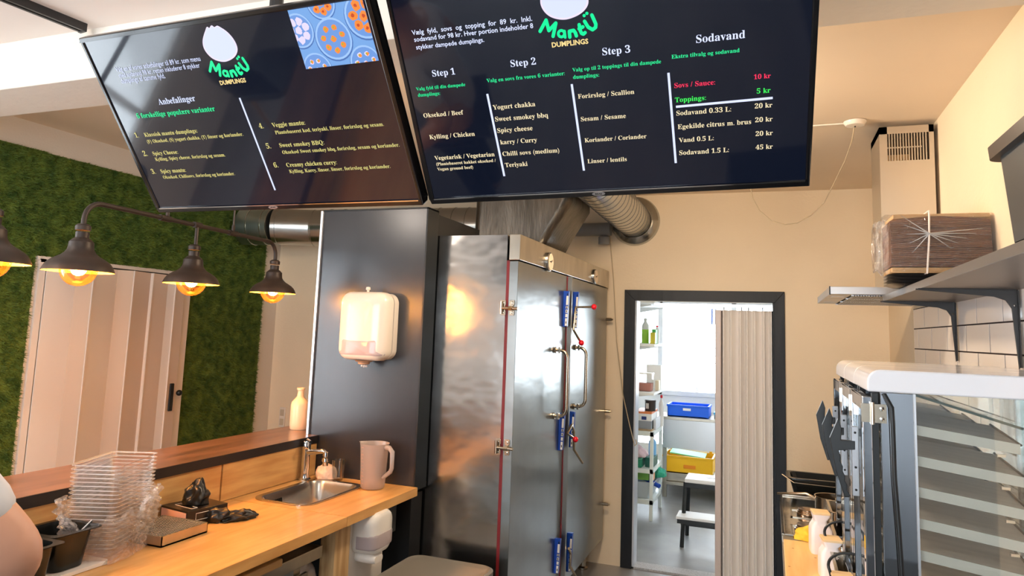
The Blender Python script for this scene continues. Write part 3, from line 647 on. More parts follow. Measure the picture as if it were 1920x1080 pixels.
for i in range(5): m.cbox((cxs-wx+.036+.0015, cys-.05+i*.011-.05, .865), (.004, .005, .022), (0, -.15, 0))
m.build('overflow_slots', M_black, sk)
MB().lathe([(.0001, .7865), (.03, .7865), (.033, .788)], (cxs, cys, 0), 24).build('drain', M_chrome, sk, smooth=True)
fx, fy = -2.115, 2.895
tp = thing('tap', 'chrome mixer tap standing behind the sink beside the dark panel', 'tap', (fx, fy, .9))
MB().lathe([(.03, 0), (.03, .006), (.022, .012), (.019, .03), (.019, .135), (.021, .14), (.021, .17), (.017, .182), (.001, .186)], (fx, fy, .9), 28).build('tap_body', M_chrome, tp, smooth=True)
sp0 = Vector((fx, fy, 1.03)); sp1 = Vector((fx+.105, fy-.01, 1.045))
MB().tube([sp0, sp0.lerp(sp1, .7), sp1, sp1+Vector((.012, 0, -.004)), sp1+Vector((.016, 0, -.02))], [.013, .012, .012, .011, .011], 14).build('spout', M_chrome, tp, smooth=True)
q = sp1+Vector((.016, 0, -.02)); MB().lathe([(.001, .022), (.014, .018), (.015, 0), (.011, -.003), (.011, -.006), (.017, -.01), (.018, -.024), (.013, -.027), (.013, -.045), (.001, -.045)], q, 20).build('aerator', M_chrome, tp, smooth=True)
MB().tube([(fx, fy, 1.082), (fx+.02, fy-.02, 1.092), (fx+.06, fy-.05, 1.09)], [.010, .008, .007], 10).build('lever', M_chrome, tp, smooth=True)
# ------------------------------------------------------------------ dark panel with towel dispenser
pn = thing('dark_partition_panel', 'tall glossy charcoal panel at the end of the counter', 'panel', (-1.9, YP, .86))
MB().box((-2.197, YP, .90), (-1.592, YP+.11, 2.235)).build('board', M_panel, pn)
MB().box((-2.21, YP-.012, 1.093), (-2.197, YP+.11, 2.238)).build('corner_trim', mat('bright_aluminium', (236, 238, 244), .3, metal=.8), pn, bevel=.001)
MB().box((-1.592, YP-.003, .88), (-1.584, YP+.115, 2.24)).build('edge_trim', M_black, pn)
MB().box((-2.2, YP-.003, 2.235), (-1.584, YP+.115, 2.243)).build('top_trim', M_black, pn)
solo(MB().box((-2.15, YP+.12, 2.12), (-1.605, 3.72, 2.232)), 'black_duct_box', mat('matt_black', (18, 18, 18), .6), (-1.87, 3.4, 2.12), 'low black box lying on the steel cabinet behind the dark panel', 'box', bevel=.003)
a, b = at(640, 600, 'y', 2.93), at(728, 600, 'y', 2.93); zt, zb = at(690, 547, 'y', 2.93).z, at(684, 676, 'y', 2.93).z
cx = (a.x+b.x)/2; hw_ = (b.x-a.x)/2
td = thing('towel_dispenser', 'white rounded paper towel dispenser mounted on the dark panel', 'dispenser', (cx, YP, zb))
Mz = Matrix.Translation((cx, YP, (zt+zb)/2)) @ Matrix.Rotation(math.pi/2, 4, 'X')   # local z -> -Y
hh = (zt-zb)/2
MB().rrect([(.004, 0, hw_-.004, hh-.004, .001, .05), (.004, 0, hw_-.002, hh-.004, .045, .05)], n=8, M=Mz).build('back_shell', M_offw, td, smooth=True)
zs = (zt+zb)/2-hh+.088
def shell(z0, z1, lay):
    mb = MB(); prof_ = [(.05, 1, .055), (.10, 1, .055), (.118, .97, .053), (.130, .90, .05), (.137, .78, .045), (.14, .5, .03)]
    return prof_
MB().rrect([(0, 0, hw_, hh, .048, .055), (0, 0, hw_, hh, .085, .055), (0, 0, hw_*.975, hh*.985, .105, .053), (0, 0, hw_*.9, hh*.95, .122, .05), (0, 0, hw_*.75, hh*.88, .134, .045), (0, 0, hw_*.4, hh*.7, .14, .04)], n=8, M=Mz).build('cover', M_offw, td, smooth=True)
MB().rrect([(0, -hh+.062, hw_*.96, .037, .098, .01), (0, -hh+.062, hw_*.86, .037, .122, .01), (0, -hh+.062, hw_*.70, .036, .136, .01), (0, -hh+.062, hw_*.4, .03, .1415, .01)], n=4, M=Mz).build('level_window', mat('smoky_lilac_plastic', (196, 180, 182), .15), td, smooth=True)
MB().lathe([(.001, .026), (.01, .024), (.012, .012), (.006, .008), (.006, 0)], (cx-.005, YP-.07, zt), 16).build('lock_knob', M_offw, td, smooth=True)
MB().lathe([(.045, 0), (.04, -.006), (.03, -.008), (.028, -.018), (.012, -.022), (.001, -.022)], (cx-.005, YP-.07, zb), 24).build('outlet', mat('tan_plastic', (190, 150, 120), .4), td, smooth=True)
m = MB()
for i in range(4): m.cbox((cx-.012+i*.007, YP-.075+.006*(i % 2), zb-.026-.003*(i % 2)), (.009, .006, .012), (.3*i, .5, .4*i))
m.build('paper_tip', M_whitep, td, bevel=.002)
# ------------------------------------------------------------------ steel warming cabinet
CX0, CXF, CY0, CY1, CZ0, CZ1 = -1.98, -1.14, 3.15, 5.12, .19, 2.116
cb = thing('steel_cabinet', 'tall stainless steel two-door warming cabinet beside the kitchen doorway', 'cabinet', (-1.56, 4.1, 0))
xg = -1.196
MB().box((CX0, CY0, CZ0-.03), (xg-.012, CY1, CZ1)).build('body', M_steel, cb)
MB().box((-1.196, CY0-.004, 1.992), (CXF, CY1, CZ1+.002)).build('header', M_steelh, cb, bevel=.002)
MB().box((xg-.013, CY0+.001, CZ0-.01), (xg+.003, CY1-.01, 1.99)).build('door_gasket', M_red, cb)
YM = 4.02
d1 = MB().box((xg+.003, CY0, CZ0), (CXF-.008, YM-.006, 1.987)).build('door', M_steeld, cb, bevel=.0015)
d2 = MB().box((xg+.003, YM+.012, CZ0), (CXF-.008, CY1-.005, 1.987)).build('door', M_steeld, cb, bevel=.0015)
MB().box((xg+.003, YM-.007, CZ0), (CXF-.004, YM-.001, 1.985)).build('gasket_strip', M_red, d1)
MB().box((CXF-.03, YM, CZ0), (CXF+.022, YM+.018, 1.985)).build('overlap_strip', mat('grey_steel', (150, 146, 140), .35, metal=1), d2)
for (x, y) in ((1028, 491), (1114, 519)):
    q = at(x, y, 'x', CXF)
    g = MB().lathe([(.052, 0), (.052, .012), (.046, .016), (.045, .010), (.001, .010)], q, 32, axis=(1, 0, 0)).build('gauge', M_chrome, cb, smooth=True)
    MB().lathe([(.001, .0165), (.046, .0165)], q, 28, axis=(1, 0, 0)).build('dial', mat('cream_dial', (238, 216, 190), .4), g)
    MB().cbox((q.x+.0175, q.y, q.z+.003), (.001, .05, .004), (.2, 0, 0)).build('needle', M_black, g)
    MB().lathe([(.001, .019), (.006, .019)], q, 12, axis=(1, 0, 0)).build('needle_hub', M_black, g)
def hinge(z):
    q = Vector((xg, CY0, z))
    h = MB(); 
    for sx in (-1, 1):
        h.cbox((q.x+sx*.021+.002, CY0-.004, z), (.018, .006, .062))
        for sz in (-1, 1): h.rrect([(q.x+sx*.022+.002, 0, .013, .013, 0, .006), (q.x+sx*.022+.002, 0, .013, .013, .006, .006)], M=Matrix.Translation((0, CY0, z+sz*.024)) @ Matrix.Rotation(math.pi/2, 4, 'X'))
    ho = h.build('hinge', M_nickel, cb, bevel=.001)
    m = MB().tube([(q.x-.026, CY0-.016, z-.03), (q.x-.026, CY0-.016, z+.03)], .008, 12).tube([(q.x-.03, CY0-.016, z-.002), (q.x+.058, CY0-.016, z-.004)], .0075, 12).tube([(q.x+.012, CY0-.016, z-.003), (q.x+.03, CY0-.016, z-.003)], .012, 6)
    for sx in (-1, 1):
        for sz in (-1, 1): m.lathe([(.001, .005), (.006, .004), (.007, 0)], (q.x+sx*.024+.002, CY0-.006, z+sz*.024), 10, axis=(0, -1, 0))
    m.build('hinge_pin', M_nickel, ho, smooth=True)
hinge(1.759); hinge(1.102)
for (x, y) in ((1140, 599), (1139, 771), (1135, 945)):
    q = at(x, y, 'y', CY1-.03)
    MB().tube([(CXF-.02, CY1-.035, q.z), (CXF+.035, CY1-.035, q.z)], .012, 10).tube([(CXF+.03, CY1-.035, q.z), (CXF+.045, CY1-.035, q.z)], .007, 8).build('hinge', M_nickel, cb)
def dhandle(door, y, z0, z1):
    X = CXF-.008; r = .0095; out = .075; c = .045
    P = [Vector((X, y, z0)), Vector((X+out-c, y, z0))]+[Vector((X+out-c+c*math.sin(t), y, z0+c-c*math.cos(t))) for t in np.linspace(.2, math.pi/2, 7)]
    P += [Vector((X+out-c+c*math.cos(t), y, z1-c+c*math.sin(t))) for t in np.linspace(0, math.pi/2, 8)]+[Vector((X, y, z1))]
    h = MB().tube(P, r, 14).build('handle', M_nickel, door, smooth=True)
    for z in (z0, z1): MB().tube([(X+.002, y, z), (X+.012, y, z)], .018, 16).cbox((X+.03, y, z), (.012, .026, .034)).build('clamp', M_nickel, h, bevel=.001)
dhandle(d1, 3.80, 1.185, 1.55); dhandle(d2, 4.225, 1.20, 1.56)
def blue(name_parent, x0, y0, x1, y1, Yc):
    q = at(x0, y0, 'x', CXF+.02); q1 = at(x1, y1, 'x', CXF+.02); z1, z0 = q.z, q1.z; X = CXF-.008
    b = MB().prism([(0, 0), (.026, .003), (.034, z1-z0), (0, z1-z0)], lambda p, d: Vector((X+p[0], d, z0+p[1])), Yc-.014, Yc+.014).build('latch_block', M_blue, name_parent, bevel=.002)
    hgt = z1-z0
    sl = .008/hgt
    def face(a, b_, w0=.004, w1=.018, off=.0012):
        xa, xb = X+.0255+sl*hgt*a, X+.0255+sl*hgt*b_
        return [(xa-.012, Yc-.0146, z0+hgt*a), (xa, Yc-.0146, z0+hgt*a), (xb, Yc-.0146, z0+hgt*b_), (xb-.012, Yc-.0146, z0+hgt*b_)]
    m = MB()
    for a, b_ in ((.03, .24), (.27, .36), (.39, .48), (.51, .58), (.61, .86)): m.add(face(a, b_), [(0, 1, 2, 3)])
    m.build('scale_sticker', M_whitep, b); m = MB()
    for a in (.12, .43, .54, .90):
        xa = X+.0255+sl*hgt*a-.006; m.box((xa-.0025, Yc-.0152, z0+hgt*a-.006), (xa+.0025, Yc-.0148, z0+hgt*a+.007))
    m.build('sticker_marks', M_black, b)['kind'] = 'stuff'
for d, x0, y0, x1, y1, Yc in ((d1, 1067, 546, 1062, 613, 3.955), (d2, 1090, 549, 1085, 616, 4.175), (d1, 1060, 774, 1054, 846, 3.93), (d2, 1082, 770, 1077, 838, 4.15), (d1, 1050, 1010, 1044, 1080, 3.91), (d2, 1078, 994, 1073, 1070, 4.17)):
    blue(d, x0, y0, x1, y1, Yc)
def lever(pts, ball, n=8):
    m = MB().tube(pts, .0075, 10).build('latch_rod', M_nickel, cb, smooth=True)
    for b in ball: MB().sphere(b, .017, 16, 10).build('knob', M_redp, m, smooth=True)
XL2 = CXF+.03
a = at(1079, 576, 'x', XL2); b = at(1123, 578, 'x', XL2+.14)
b = Vector((XL2+.11, a.y+.02, a.z+.005))
lever([b, Vector((XL2, a.y, a.z)), at(1078, 590, 'x', XL2), at(1075, 618, 'x', XL2), at(1083, 632, 'x', XL2+.01), at(1090, 643, 'x', XL2+.025)], [b, at(1090, 643, 'x', XL2+.03)])
lever([at(1078, 823, 'x', XL2+.02), at(1064, 813, 'x', XL2), at(1072, 797, 'x', XL2), at(1076, 808, 'x', XL2), at(1076, 843, 'x', XL2), at(1092, 868, 'x', XL2+.03)], [at(1079, 824, 'x', XL2+.03)])
lever([at(1066, 1028, 'x', XL2), at(1070, 1038, 'x', XL2), at(1069, 1062, 'x', XL2), at(1080, 1082, 'x', XL2+.02)], [])
m = MB()
for x in (CX0+.08, -1.26):
    for y in (CY0+.1, CY1-.12): m = MB().tube([(x, y, 0), (x, y, .17)], .022, 14).lathe([(.035, 0), (.035, .012), (.022, .02)], (x, y, 0), 16, caps=True).build('leg', M_nickel, cb)
# extraction duct work above the cabinet
hd = thing('extraction_hood', 'large brushed steel funnel shaped hood standing on the steel cabinet below the screens', 'extraction hood', (-1.6, 4.4, 2.118))
M_fan = mat('swirled_steel', (112, 108, 102), .3, metal=1, noise=.5, nscale=5, stretch=(3, 3, .5), bump=.25, bscale=16)
MB().rrect([(-1.49, 4.1, .22, .25, 2.12, .05), (-1.455, 4.1, .255, .25, 2.25, .05), (-1.40, 4.1, .31, .25, 2.42, .06), (-1.40, 4.1, .31, .25, 2.68, .06)], n=10).build('funnel', M_fan, hd, smooth=True)
m = MB(); 
dk = thing('round_duct', 'galvanised round duct running along the top of the back wall from the green wall', 'duct', (-4.1, 4.84, 2.44))
def ringed(parent, pts, r, rings, name='duct_pipe', mm=M_duct, rr=.004, seam=M_duct):
    o = MB().tube(pts, r, 40).build(name, mm, parent, smooth=True)
    for (p, d) in rings:
        d = Vector(d).normalized(); p = Vector(p); MB().tube([p-d*.004, p-d*.0025, p+d*.0025, p+d*.004], [r+.0005, r+rr, r+rr, r+.0005], 40).build('seam_ring', seam, o, smooth=True)
    return o
ex = Vector((1, 0, 0))
M_ductg = mat('green_tinted_zinc', (168, 180, 172), .35, metal=1, noise=.15, nscale=5)
a = Vector((-4.14, 4.62, 2.44)); b = Vector((-3.86, 4.66, 2.44)); c = Vector((-3.55, 4.78, 2.44)); e = Vector((-1.95, 4.9, 2.44))
o = ringed(dk, [a, b], .155, [(a.lerp(b, t), b-a) for t in (.35, .8, .99)], mm=M_ductg)
ringed(dk, [b, c], .15, [(b.lerp(c, t), c-b) for t in (.1, .98)])
ringed(dk, [c, e], .15, [(c.lerp(e, t), e-c) for t in (.1, .18, .3, .5, .7, .78, .85, .92)])
# ribbed pipe to the wall collar
rd = thing('ribbed_duct', 'ribbed spiral pipe ending in a round wall collar above the kitchen doorway', 'duct', (-.93, 5.1, 2.57))
w0 = Vector((-.955, 5.1, 2.50)); P = []
p0 = Vector((w0.x-.0, 5.10, w0.z)); p3 = Vector((-1.15, 4.62, 2.535))
ctrl = [p0, p0+Vector((0, -.6, .0)), Vector((-.95, 3.9, 2.525)), Vector((-.95, 3.3, 2.53))]
def bez(P, n):
    out = []
    for i in range(n+1):
        t = i/n; Q = list(P)
        while len(Q) > 1: Q = [Q[k].lerp(Q[k+1], t) for k in range(len(Q)-1)]
        out.append(Q[0])
    return out
P = bez(ctrl, 40)
dp = MB().tube(P, .128, 36).build('duct_pipe', M_duct, rd, smooth=True)
for i in range(1, 40, 2):
    d = (P[i+1]-P[i-1]).normalized(); MB().tube([P[i]-d*.0022, P[i]+d*.0022], .1295, 36).build('rib', mat('dark_seam', (70, 70, 70), .5, metal=.6), dp)
MB().lathe([(.185, .06), (.185, .045), (.175, .03), (.145, .005), (.132, 0)][::-1], p0+Vector((0, -.0, 0)), 40, axis=(0, 1, 0)).build('wall_collar', M_duct, rd, smooth=True)
q = at(1133, 430, 'y', 5.08)
sd = thing('wall_pipe', 'short grey pipe with a small round box beneath the ribbed duct', 'pipe', q)
MB().tube([q+Vector((-.45, 0, .0)), q+Vector((.05, .0, .0))], .05, 20).build('pipe', mat('grey_pipe', (140, 140, 140), .4), sd, smooth=True)
MB().lathe([(.03, -.02), (.042, -.03), (.042, -.085), (.001, -.087)], q+Vector((.0, 0, -.03)), 24).build('cable_box', mat('grey_pipe', (140, 140, 140), .4), sd, smooth=True)
# ------------------------------------------------------------------ under the worktop
Q = at(628, 1000, 'x', -1.63)
solo(MB().box((-1.70, 2.462, .02), (-1.632, 2.57, .861)), 'wooden_post', mat('rough_pine', (216, 186, 140), .6, col2=(178, 142, 96), nscale=6, stretch=(8, 8, .6), bump=.1), (-1.66, 2.51, .02), 'rough pine post supporting the worktop beside the soap dispenser', 'post', bevel=.002)
solo(MB().box((-1.68, 2.574, .02), (-1.645, 2.86, .86)), 'white_board', mat('white_melamine', (226, 222, 216), .4), (-1.66, 2.7, .02), 'white side board behind the soap dispenser under the worktop', 'board', bevel=.001)
zt = at(700, 956, 'x', -1.60).z; zb = at(700, 1032, 'x', -1.60).z; y0, y1 = at(681, 1000, 'x', -1.59).y, at(725, 1000, 'x', -1.59).y; yc = (y0+y1)/2; hw_ = (y1-y0)/2-.005; hh = (zt-zb)/2
sd = thing('soap_dispenser', 'white wall soap dispenser with grey level window under the worktop', 'dispenser', (-1.645, yc, zb))
Mx = Matrix.Translation((-1.645, yc, (zt+zb)/2)) @ Matrix(((0, 0, 1, 0), (1, 0, 0, 0), (0, 1, 0, 0), (0, 0, 0, 1)))
MB().rrect([(0, 0, hw_, hh, .0, .05), (0, 0, hw_, hh, .05, .05), (0, 0, hw_*.95, hh*.98, .075, .05), (0, 0, hw_*.8, hh*.93, .092, .045), (0, 0, hw_*.5, hh*.8, .10, .03)], n=8, M=Mx).build('cover', M_whitep, sd, smooth=True)
MB().rrect([(0, -hh+.055, hw_*1.012, .03, .02, .01), (0, -hh+.055, hw_*1.012, .03, .052, .01), (0, -hh+.055, hw_*.97, .03, .078, .01), (0, -hh+.055, hw_*.82, .03, .094, .01), (0, -hh+.055, hw_*.5, .028, .1015, .01)], n=4, M=Mx).build('level_window', mat('grey_lilac', (176, 166, 170), .55), sd, smooth=True)
MB().rrect([(-.02, -hh-.012, hw_*.5, .022, .0, .02), (-.02, -hh-.016, hw_*.5, .02, .07, .02), (-.02, -hh-.02, hw_*.35, .014, .09, .012)], n=6, M=Mx).build('push_lever', M_whitep, sd, smooth=True)
solo(MB().box((-1.74, 2.885, .70), (-1.655, 2.99, .84)), 'wall_box', mat('dark_grey_plastic', (78, 82, 84), .5), (-1.70, 2.94, .70), 'dark grey box under the end of the worktop beside the soap dispenser', 'box', bevel=.004)
struct(MB().box((-2.165, YP, 0), (-1.60, YP+.11, .86)), 'wall_counter', mat('matt_black', (18, 18, 18), .6))
tz = at(606, 1022, 'x', -1.66).z
tr = thing('steel_trolley', 'stainless steel under-counter unit with perforated front below the worktop', 'steel unit', (-1.9, 1.8, 0))
MB().box((-2.14, 1.2, tz-.045), (-1.66, 2.42, tz)).build('top', M_steelh, tr, bevel=.002)
pf = MB().box((-1.69, 1.25, .35), (-1.678, 2.36, tz-.085)).build('perforated_front', M_steelh, tr)
m = MB()
for i in range(8):
    for j in range(5): m.cbox((-1.6775, 2.20-.03*i, tz-.14-.035*j), (.002, .008, .018), (.3, 0, 0))
m.build('slots', M_black, pf)
for y in (1.3, 2.3): MB().box((-2.1, y, 0), (-2.06, y+.04, tz-.045)).build('leg', M_steelh, tr); MB().box((-1.74, y, 0), (-1.70, y+.04, tz-.045)).build('leg', M_steelh, tr)
yb = at(532, 1040, 'x', -1.64).y
solo(MB().box((-2.02, 1.3, tz), (-1.64, yb, tz+.028)), 'chopping_board', mat('beech_board', (222, 184, 128), .45, col2=(204, 160, 104), nscale=5, stretch=(4, .6, 4)), (-1.83, 1.7, tz), 'thick beech board lying on the steel unit under the worktop', 'board', bevel=.006)
zl = .60
bb = thing('waste_bin', 'grey plastic bin with a rimmed lid in front of the steel cabinet', 'bin', (-1.36, 2.82, 0))
MB().rrect([(-1.36, 2.82, .15, .14, .02, .05), (-1.36, 2.82, .195, .18, .56, .06)], n=8).build('tub', mat('dark_grey_plastic', (78, 82, 84), .5), bb, smooth=True)
MB().rrect([(-1.36, 2.82, .20, .19, .555, .06), (-1.36, 2.82, .212, .2, .575, .07), (-1.36, 2.82, .212, .2, .60, .07), (-1.36, 2.82, .20, .188, .606, .06), (-1.36, 2.82, .185, .173, .594, .055)], n=10).build('lid', mat('taupe_grey_plastic', (116, 112, 104), .4), bb, smooth=True)
# ------------------------------------------------------------------ soft crumpled things
def crumple(name, m, c, dims, seed, label, cat, amp=.35, fold=9., rot=0, flat=.25, sub=1, group=None):
    bm = bmesh.new(); bmesh.ops.create_icosphere(bm, subdivisions=5, radius=1)
    r = random.Random(seed); dirs = [(Vector((r.gauss(0, 1), r.gauss(0, 1), r.gauss(0, 1))).normalized(), r.uniform(2, fold), r.uniform(0, 6)) for _ in range(14)]
    for v in bm.verts:
        p = v.co.copy(); s_ = 0
        for i, (d, f_, ph) in enumerate(dirs): s_ += abs(math.sin(p.dot(d)*f_+ph+1.3*math.sin(p.dot(dirs[i-1][0])*3)))/14
        k = 1.25-amp*2.2*(s_-.3); q = p*k
        q.z = max(q.z, -flat)
        v.co = Vector((q.x*dims[0]/2, q.y*dims[1]/2, (q.z+flat)*dims[2]/(1+flat)))
    me = bpy.data.meshes.new(name); bm.to_mesh(me); bm.free(); me.polygons.foreach_set('use_smooth', [True]*len(me.polygons)); me.materials.append(m)
    o = bpy.data.objects.new(name, me); COL.objects.link(o); o.location = c; o.rotation_euler[2] = rot; WM[o] = Matrix.Translation(c)
    return tag(o, label, cat, group)
M_glove = mat('black_nitrile', (24, 25, 25), .33, spec=.6)
M_bag = mat('thin_black_polythene', (30, 32, 32), .28, spec=.7)
q = at(617, 1078, 'x', -1.8)
crumple('paper_bag', mat('white_paper', (226, 214, 206), .8), (-1.82, 2.56-.1, .60), (.2, .16, .12), 3, 'crumpled white paper bag at the foot of the pine post', 'bag', fold=6)
solo(MB().box((-2.1, 2.37, .57), (-1.70, 2.455, .598)), 'under_shelf', M_whitep, (-1.9, 2.4, .57), 'narrow white shelf below the worktop between steel unit and pine post', 'shelf')
crumple('dishcloth', mat('white_cotton_rag', (236, 214, 200), .9), (-2.035, 2.955, .906), (.10, .07, .07), 8, 'crumpled white rag hanging below the tap outlet', 'cloth', fold=5, rot=.3)
# ------------------------------------------------------------------ things on the worktop
g = thing('drinking_glass', 'ribbed clear drinking glass beside the tap on the worktop', 'glass', (-1.975, 2.965, ZW+.001))
MB().lathe([(.001, .001), (.024, .001), (.026, .01), (.0315, .098), (.030, .098), (.0245, .012), (.001, .010)], (-1.975, 2.965, ZW), 28).build('glass_wall', M_glass, g, smooth=True)
m = MB()
for i in range(20):
    a = 2*math.pi*i/20; m.tube([(-1.975+.0258*math.cos(a), 2.965+.0258*math.sin(a), ZW+.012), (-1.975+.0298*math.cos(a), 2.965+.0298*math.sin(a), ZW+.08)], .0011, 4)
rb = m.build('ribs', M_glass, g); rb['kind'] = 'stuff'
jx, jy = -1.742, 2.905; jh = at(684, 829, 'y', jy).z-ZW
j = thing('measuring_jug', 'frosted plastic measuring jug with handle on the end of the worktop', 'jug', (jx, jy, ZW+.001))
prof = [(.001, .002), (.050, .002), (.055, .008), (.057, .03), (.066, jh-.004), (.068, jh), (.066, jh), (.0635, jh-.006), (.0545, .032), (.001, .008)]
mb = MB().lathe(prof, (jx, jy, ZW+.001), 40)
for v in mb.v:   # pouring lip
    h = (v.z-ZW-jh+.05)/.05
    if h > 0:
        d = Vector((v.x-jx, v.y-jy)); a = math.atan2(d.y, d.x); w = max(0, 1-abs(abs(a)-math.pi*.95 if a > 0 else abs(a)-math.pi*1.0)/.35)
        if w > 0: v.x -= .016*w*h*h
mb.build('jug_body', M_jug, j, smooth=True)
P = [Vector((jx+.062, jy-.01, ZW+jh-.012)), Vector((jx+.085, jy-.012, ZW+jh-.012)), Vector((jx+.103, jy-.014, ZW+jh-.03)), Vector((jx+.104, jy-.014, ZW+jh*.5)), Vector((jx+.098, jy-.014, ZW+jh*.42)), Vector((jx+.058, jy-.01, ZW+jh*.27))]
MB().tube(P, [.011, .0115, .0115, .010, .010, .009], 10).build('handle', M_jug, j, smooth=True)
m = MB()
for i in range(11):
    a = -2.0; z = ZW+.03+i*.016; r_ = .0585+.0008*i; m.cbox((jx+r_*math.cos(a), jy+r_*math.sin(a), z), (.010 if i % 2 else .018, .0006, .0016), (0, 0, a+math.pi/2))
m.build('scale_marks', mat('pale_marks', (200, 150, 140), .5), j)
v = thing('ceramic_bottle', 'cream ceramic bottle vase on the dark ledge by the panel', 'vase', (-2.345, 3.13, 1.0935))
MB().lathe([(.001, 0), (.043, 0), (.046, .004), (.047, .03), (.047, .125), (.043, .142), (.028, .158), (.018, .170), (.016, .195), (.017, .202), (.021, .206), (.021, .214), (.015, .215), (.012, .20), (.001, .19)], (-2.345, 3.13, 1.0935), 36).build('bottle_body', mat('cream_glaze', (240, 216, 184), .25, spec=.6), v, smooth=True)
# stack of clear takeaway containers
CSX, CSY, ROT = -2.012, 1.745, math.radians(22)
NB = 21; dz = .0122
def tray_mesh():
    mb = MB(); w, d = .072, .118; t = .0
    mb.rrect([(0, 0, .063, .109, 0, .012), (0, 0, w, d, .040, .014)], n=3, caps=(True, False))
    return mb
def rim_mesh():
    w, d = .072, .118
    return MB().rrect([(0, 0, w, d, .040, .014), (0, 0, w+.006, d+.006, .0405, .016), (0, 0, w+.006, d+.006, .0435, .016), (0, 0, w+.0085, d+.0085, .044, .018)], n=3, caps=(False, False))
t0 = None
for i in range(NB):
    z = ZW+.001+i*dz; ji, jr = random.uniform(-.0012, .0012), random.uniform(-.012, .012)
    if t0 is None:
        o = tray_mesh().build('takeaway_container', M_clear, None); t0 = o; r0 = rim_mesh().build('rim', M_rim, None); r0.parent = o
    else:
        o = t0.copy(); COL.objects.link(o); r1 = r0.copy(); COL.objects.link(r1); r1.parent = o
    o.location = (CSX+ji, CSY-ji, z); o.rotation_euler = (0, 0, ROT+jr); WM[o] = Matrix.Translation(o.location)
    ORD = 'topmost second third fourth fifth sixth seventh eighth ninth tenth eleventh twelfth thirteenth fourteenth fifteenth sixteenth seventeenth eighteenth nineteenth twentieth lowest'.split()
    tag(o, 'clear takeaway container, '+ORD[NB-1-i]+' from the top of the stack on the worktop', 'container', 'nested clear takeaway containers')
    if i == 0: tag(o, 'lowest clear takeaway container of the stack, inside the torn bag', 'container', 'nested clear takeaway containers')
tag(o, 'topmost open clear takeaway container of the tall stack on the worktop', 'container', 'nested clear takeaway containers')
# torn film bag round the lower part of the stack
bm = bmesh.new(); rr_ = random.Random(5)
NA, NZ = 150, 44
def sn(*a): return math.sin(a[0]*a[1]+a[2])
VV = []; FF = []
for iz in range(NZ+1):
    tz_ = iz/NZ
    for ia in range(NA):
        a = 2*math.pi*ia/NA; c_, s_ = math.cos(a), math.sin(a)
        n_ = 5.; w, d = .086, .132
        k = 1/((abs(c_/w)**n_+abs(s_/d)**n_)**(1/n_))
        htop = .150+.03*math.sin(a*2+1)+.018*math.sin(5*a)+.012*math.sin(11*a+2)
        flare = (tz_**3)*.012*(1+math.sin(3*a+.5))+(1-tz_)**6*.008
        wr = .0045*math.sin(13*a+9*tz_+2*math.sin(7*tz_+3*a))+.0035*math.sin(29*a-17*tz_+3*math.sin(5*a+9*tz_))+.002*math.sin(53*a+31*tz_)+.0025*math.sin(7*a+41*tz_)
        wr *= 1.1+tz_*1.6
        r_ = k+.002+flare+abs(wr)
        z = ZW+.0015+tz_*htop
        x, y = r_*c_, r_*s_
        VV.append((x, y, z-ZW))
for iz in range(NZ):
    for ia in range(NA): FF.append((iz*NA+ia, iz*NA+(ia+1) % NA, (iz+1)*NA+(ia+1) % NA, (iz+1)*NA+ia))
mb = MB(); mb.v = [Vector(p) for p in VV]; mb.f = FF
o = mb.build('plastic_bag', M_wrap, None, smooth=False); o.location = (CSX, CSY, ZW); o.rotation_euler[2] = ROT; WM[o] = Matrix.Translation(o.location)
tag(o, 'torn crinkled clear bag pulled down around the stack of takeaway containers', 'bag')
crumple('plastic_bag', M_wrap, (CSX-.02, CSY+.165, ZW+.06), (.07, .06, .12), 21, 'loose crinkled end of clear film behind the container stack', 'bag', fold=7)
# black pans on a white board at the left edge
M_pan = mat('black_pan_plastic', (16, 19, 18), .22, spec=.5)
def pan(px, py, z, w, d, h, label):
    q = at(px, py, 'z', z); cx, cy = q.x-w, q.y-d
    t = thing('black_food_pan', label, 'pan', (cx, cy, z-h))
    MB().rrect([(cx, cy, w-.028, d-.028, z-h, .03), (cx, cy, w-.016, d-.016, z-.02, .035), (cx, cy, w-.014, d-.014, z-.004, .035), (cx, cy, w, d, z-.002, .02), (cx, cy, w, d, z, .02), (cx, cy, w-.016, d-.016, z, .035), (cx, cy, w-.020, d-.020, z-.02, .033), (cx, cy, w-.032, d-.032, z-h+.004, .03)], n=6).build('pan_body', M_pan, t, smooth=True)
    return t, cx, cy
wbz = ZW+.012
q = at(193, 1046, 'z', wbz); q.x += .03
solo(MB().rrect([(q.x-.11, q.y-.21, .11, .21, ZW+.001, .015), (q.x-.11, q.y-.21, .11, .21, wbz, .015)], n=4), 'chopping_board', mat('white_cutting_board', (226, 220, 216), .5), (q.x-.11, q.y-.21, ZW+.001), 'white plastic chopping board beneath the black pans', 'board', bevel=.001)
p1, px_, py_ = pan(197, 984, 1.022, .088, .08, .108, 'black plastic food pan with a spoon on the white board')
MB().tube([(px_+.03, py_-.03, .95), (px_+.045, py_+.07, 1.032)], .0035, 8).build('spoon_handle', M_chrome, p1)
pan(128, 1016, 1.022, .085, .05, .108, 'smaller black food pan in front at the left edge of the worktop')
